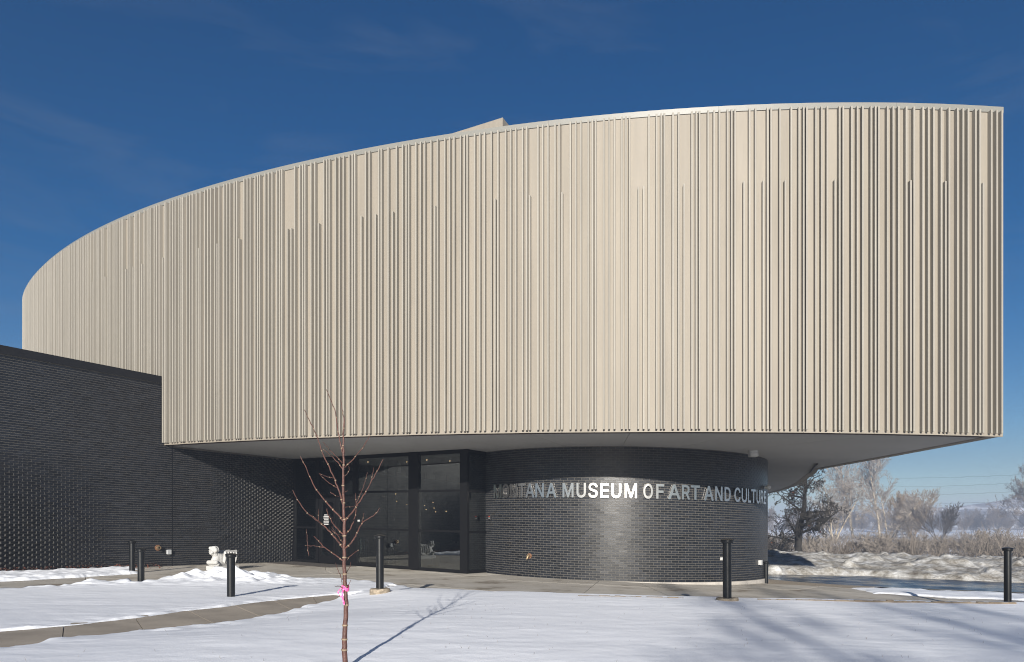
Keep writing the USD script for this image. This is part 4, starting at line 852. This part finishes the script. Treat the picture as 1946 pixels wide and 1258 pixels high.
# the dark tree beside the road, with tufts of dead leaves
d_ = 46.0; seg = grow(14, 7.0, spread=.64, levels=4, first=.14, trunk_r=.27, kids=(17, 8, 6, 4), up=.14, ratio=(.52, .52, .5, .45), wob=.12)
dk = bare_tree('dark_tree', 'dark bare tree with tufts of dead leaves behind the snow bank beside the drum', 'tree', tree_at(1519, d_, -1.85), seg, 'bark_dark', 'bark_dark', .014, split=2)
tips = np.concatenate([seg[3][1], seg[4][1]]); tips = tips[rng.choice(len(tips), min(4200, len(tips)), replace=False)]
def tufts(pts, r, n, mt, seed):
    g = np.random.default_rng(seed); vs, fs = [], []
    base_ = np.repeat(pts, n, 0); k = len(base_); u = g.normal(0, 1, (k, 3)); u /= np.linalg.norm(u, axis=1, keepdims=True); w = g.normal(0, 1, (k, 3)); w -= u * (w * u).sum(1, keepdims=True); w /= np.linalg.norm(w, axis=1, keepdims=True)
    s = g.uniform(.5, 1.2, (k, 1)) * r; v = np.stack([base_, base_ + u * s * .6 + w * s * .4, base_ + u * s * 1.2, base_ + u * s * .6 - w * s * .4], 1).reshape(-1, 3)
    return v, (np.array([[0, 1, 2], [0, 2, 3]])[None] + 4 * np.arange(k)[:, None, None]).reshape(-1, 3)
obj('dead_leaves', tufts(tips, .05, 3, None, 5), 'leaf_dark', dk, kind='stuff'); obj('red_leaves', tufts(tips[::300], .06, 3, None, 6), 'leaf_orange', dk, kind='stuff')
# a row of pines stands behind the photographer, its broken shade lies over the lawn's right side
def pine(loc, h, seed, lab):
    g = np.random.default_rng(seed); t = thing('pine_tree', lab, 'tree', loc); obj('trunk', sweep([(0, 0, -.4), (.03, 0, h * .5), (0, .02, h)], [.16, .10, .02], 9), 'bark_dark', t, smooth=True)
    p0, p1, tip = [], [], []
    for k in range(int(h * 11)):
        z = 1.6 + (h - 1.7) * (k / (h * 11)); a = k * 2.4 + g.normal(0, .3); l = (h - z) * .40 * g.uniform(.75, 1.15) + .15
        q = np.array([math.cos(a) * l, math.sin(a) * l, z + l * g.uniform(-.25, .15)]); b = np.array([0, 0, z]); p0.append(b); p1.append(q)
        for f_ in np.linspace(.3, 1, max(int(l * 5), 2)): tip.append(b + (q - b) * f_ + g.normal(0, .10, 3))
    obj('branch', tubes(p0, p1, np.full(len(p0), .025), np.full(len(p0), .008), 4), 'bark_dark', t, kind='stuff')
    obj('needles', tufts(np.array(tip), .14, 2, None, seed), 'needle_green', t, kind='stuff')
for k, x_ in enumerate(np.arange(0.0, 12.5, 2.0)): pine((x_ + .4 * math.sin(k * 2.1), -25 + .9 * math.cos(k * 1.7), -.1), 12.6 + .5 * math.sin(k * 1.3), 71 + k, 'green pine standing in a row behind the photographer')
for p in stage.GetPrimAtPath('/World').GetChildren():
    if p.GetName().startswith('pine_tree'): tag(p, group='pines behind the photographer')
# frosted birches
for px, d, h, sd2, ln, lab in [(1622, 125, 19.6, 21, .02, 'tall frosted birch with a pale trunk, left of two by the road'), (1672, 132, 20.2, 22, -.01, 'tall frosted birch with a narrow pointed crown, right of the pale trunk')]:
    seg = grow(sd2, h, lean=ln, spread=.42, levels=4, first=.18, trunk_r=.24, kids=(26, 10, 7, 4), up=.5, ratio=(.42, .5, .5, .5), wob=.07)
    bare_tree('birch', lab, 'tree', tree_at(px, d), seg, 'bark_pale', 'twig_frost', .020)
seg = grow(31, 9.6, spread=.5, levels=4, first=.1, trunk_r=.14, kids=(12, 8, 6, 4), up=.35, ratio=(.5, .5, .5, .5), stems=4, fan=.35)
bare_tree('frosted_shrub', 'low frosted thicket tree between the dark tree and the birches', 'shrub', tree_at(1585, 104), seg, 'bark_pale', 'twig_frost', .018)
bare_tree('frosted_tree', 'frosted leafless tree at the foot of the birches, leaning right', 'tree', tree_at(1690, 112), grow(33, 9.0, lean=.15, spread=.55, levels=4, first=.1, trunk_r=.14, kids=(12, 8, 6, 4), up=.3, ratio=(.5, .5, .5, .5), stems=3, fan=.4), 'bark_pale', 'twig_frost', .018)
bare_tree('golden_shrub', 'rounded golden brown bare willow shrub right of the birches', 'shrub', tree_at(1732, 130), grow(41, 8.6, spread=.36, levels=3, first=.08, trunk_r=.08, kids=(13, 10, 6), up=.55, ratio=(.55, .5, .5), stems=11, fan=.38), 'twig_gold', 'twig_gold', .018)
bare_tree('dark_shrub', 'dark vase shaped bare shrub in front of the hazy treeline', 'shrub', tree_at(1785, 100), grow(43, 5.8, spread=.34, levels=3, first=.2, trunk_r=.07, kids=(12, 9, 6), up=.5, ratio=(.5, .5, .5), stems=5, fan=.6), 'twig_grey', 'twig_grey', .018)
bare_tree('pale_tree', 'pale leafless tree at the right edge of the photo beyond the road', 'tree', tree_at(1945, 140), grow(45, 14.6, spread=.5, levels=4, first=.2, trunk_r=.15, kids=(16, 9, 6, 4), up=.3, ratio=(.5, .5, .5, .5), stems=2, fan=.25), 'bark_pale', 'twig_brown', .02)
protos = []
for i, (sd2, h, sp_, mt) in enumerate([(51, 9.5, .42, 'twig_brown'), (52, 8.0, .5, 'twig_grey'), (53, 7.0, .38, 'twig_brown')]):
    protos.append((h, grow(sd2, h, spread=sp_, levels=4, first=.12, trunk_r=.12, kids=(14, 8, 6, 4), up=.4, ratio=(.48, .5, .5, .5), stems=3, fan=.22), mt))
made = [None] * 3; g_ = np.random.default_rng(3)
LINE = [(px + g_.uniform(-14, 14), g_.uniform(230, 340)) for px in np.linspace(1480, 2150, 46)] + [(px + g_.uniform(-14, 14), g_.uniform(345, 376)) for px in np.linspace(1500, 2150, 34)]
for i, (px, d) in enumerate(LINE):
    k = i % 3; loc = tree_at(px, d, -2.2); h, seg, mt = protos[k]; sc = g_.uniform(.72, 1.05) * d / 260.0
    lab = 'hazy bare tree in the row of trees far beyond the road'
    if made[k] is None: made[k] = bare_tree('treeline_tree', lab, 'tree', loc, seg, mt, mt, .022, group='hazy trees beyond the road')
    else: dup(made[k], loc, g_.uniform(0, 6.28), sc, lab, 'hazy trees beyond the road')
# low frosted shrubs between the ploughed bank and the trees
shr = [grow(81, 2.2, spread=.45, levels=3, first=.1, trunk_r=.03, kids=(10, 7, 5), up=.35, ratio=(.5, .5, .5), stems=7, fan=.5), grow(82, 1.7, spread=.5, levels=3, first=.1, trunk_r=.03, kids=(10, 7, 5), up=.2, ratio=(.55, .5, .5), stems=8, fan=.8)]
ms_ = [None, None]
for i, (px, d) in enumerate([(1560, 49), (1600, 52), (1480, 50), (1640, 55), (1665, 50), (1700, 57), (1722, 52), (1750, 60), (1775, 53), (1805, 58), (1830, 52), (1862, 60), (1890, 54), (1915, 61), (1938, 55), (1965, 52), (1850, 70), (1820, 74), (1880, 76), (1740, 72)]):
    k = i % 2; loc = tree_at(px, d, -2.05); lab = 'low frosted shrub at the back of the ploughed snow bank'
    if ms_[k] is None: ms_[k] = bare_tree('low_shrub', lab, 'shrub', loc, shr[k], 'twig_brown', 'twig_frost' if k == 0 else 'twig_brown', .009, group='low shrubs behind the snow bank')
    else: dup(ms_[k], loc, g_.uniform(0, 6.28), g_.uniform(.7, 1.25), lab, 'low shrubs behind the snow bank')
# undergrowth at the foot of the trees
ug = []
n_ = 20000; pxs = g_.uniform(1440, 2050, n_); ds = 50 + 110 * g_.random(n_) ** 1.6; P0 = np.stack([pos(pxs, ds), ds, -2.05 + EYE - FALL * 14 + 0 * ds], 1); h_ = g_.gamma(2.0, .20, n_) * np.clip(2.4 * meshkit.noise(np.stack([pxs / 22, ds / 9, 0 * ds], 1), 3) - .25, .25, 1.7); P1 = P0 + np.stack([g_.normal(0, .6, n_) * h_, g_.normal(0, .6, n_) * h_, h_], 1)
obj('undergrowth', tubes(P0, P1, np.full(n_, .02), np.full(n_, .012), 3), 'dry_weed', kind='stuff', label='frosted dry weeds and brush at the foot of the far trees', cat='undergrowth')
# power lines
for i, (ya, yb) in enumerate([(907, 897), (924, 912), (938.5, 929), (954, 948.5)]):
    d0, d1 = 210.0, 150.0; p, q = np.array([pos(1650, d0), d0, (HZ - ya) * d0 / F + EYE]), np.array([pos(2010, d1), d1, (HZ - yb) * d1 / F + EYE])
    pts = [p + (q - p) * t - [0, 0, 1.2 * 4 * t * (1 - t) * .4] for t in np.linspace(0, 1, 14)]
    obj('power_line', sweep(pts, .022, 4), 'black_metal', label=['topmost', 'second highest', 'second lowest', 'lowest'][i] + ' thin power line across the hazy sky at the right', cat='power line')
# dry grass tips that poke through the lawn's snow
n_ = 260; gx_, gy_ = g_.uniform(-4, 7.5, n_), g_.uniform(5.8, 11, n_); hz_ = RegularGridInterpolator((sys_, sxs), SZ)(np.stack([gy_, gx_], 1)); P0 = np.stack([gx_, gy_, hz_ - .01], 1); l_ = g_.uniform(.006, .03, n_); P1 = P0 + np.stack([g_.normal(0, .5, n_) * l_, g_.normal(0, .5, n_) * l_, l_ + .01], 1)
obj('grass_tips', L(tubes(P0, P1, np.full(n_, .0018), np.full(n_, .0008), 3)), 'dry_weed', kind='stuff', label='scattered dry grass tips poking through the foreground snow', cat='grass')
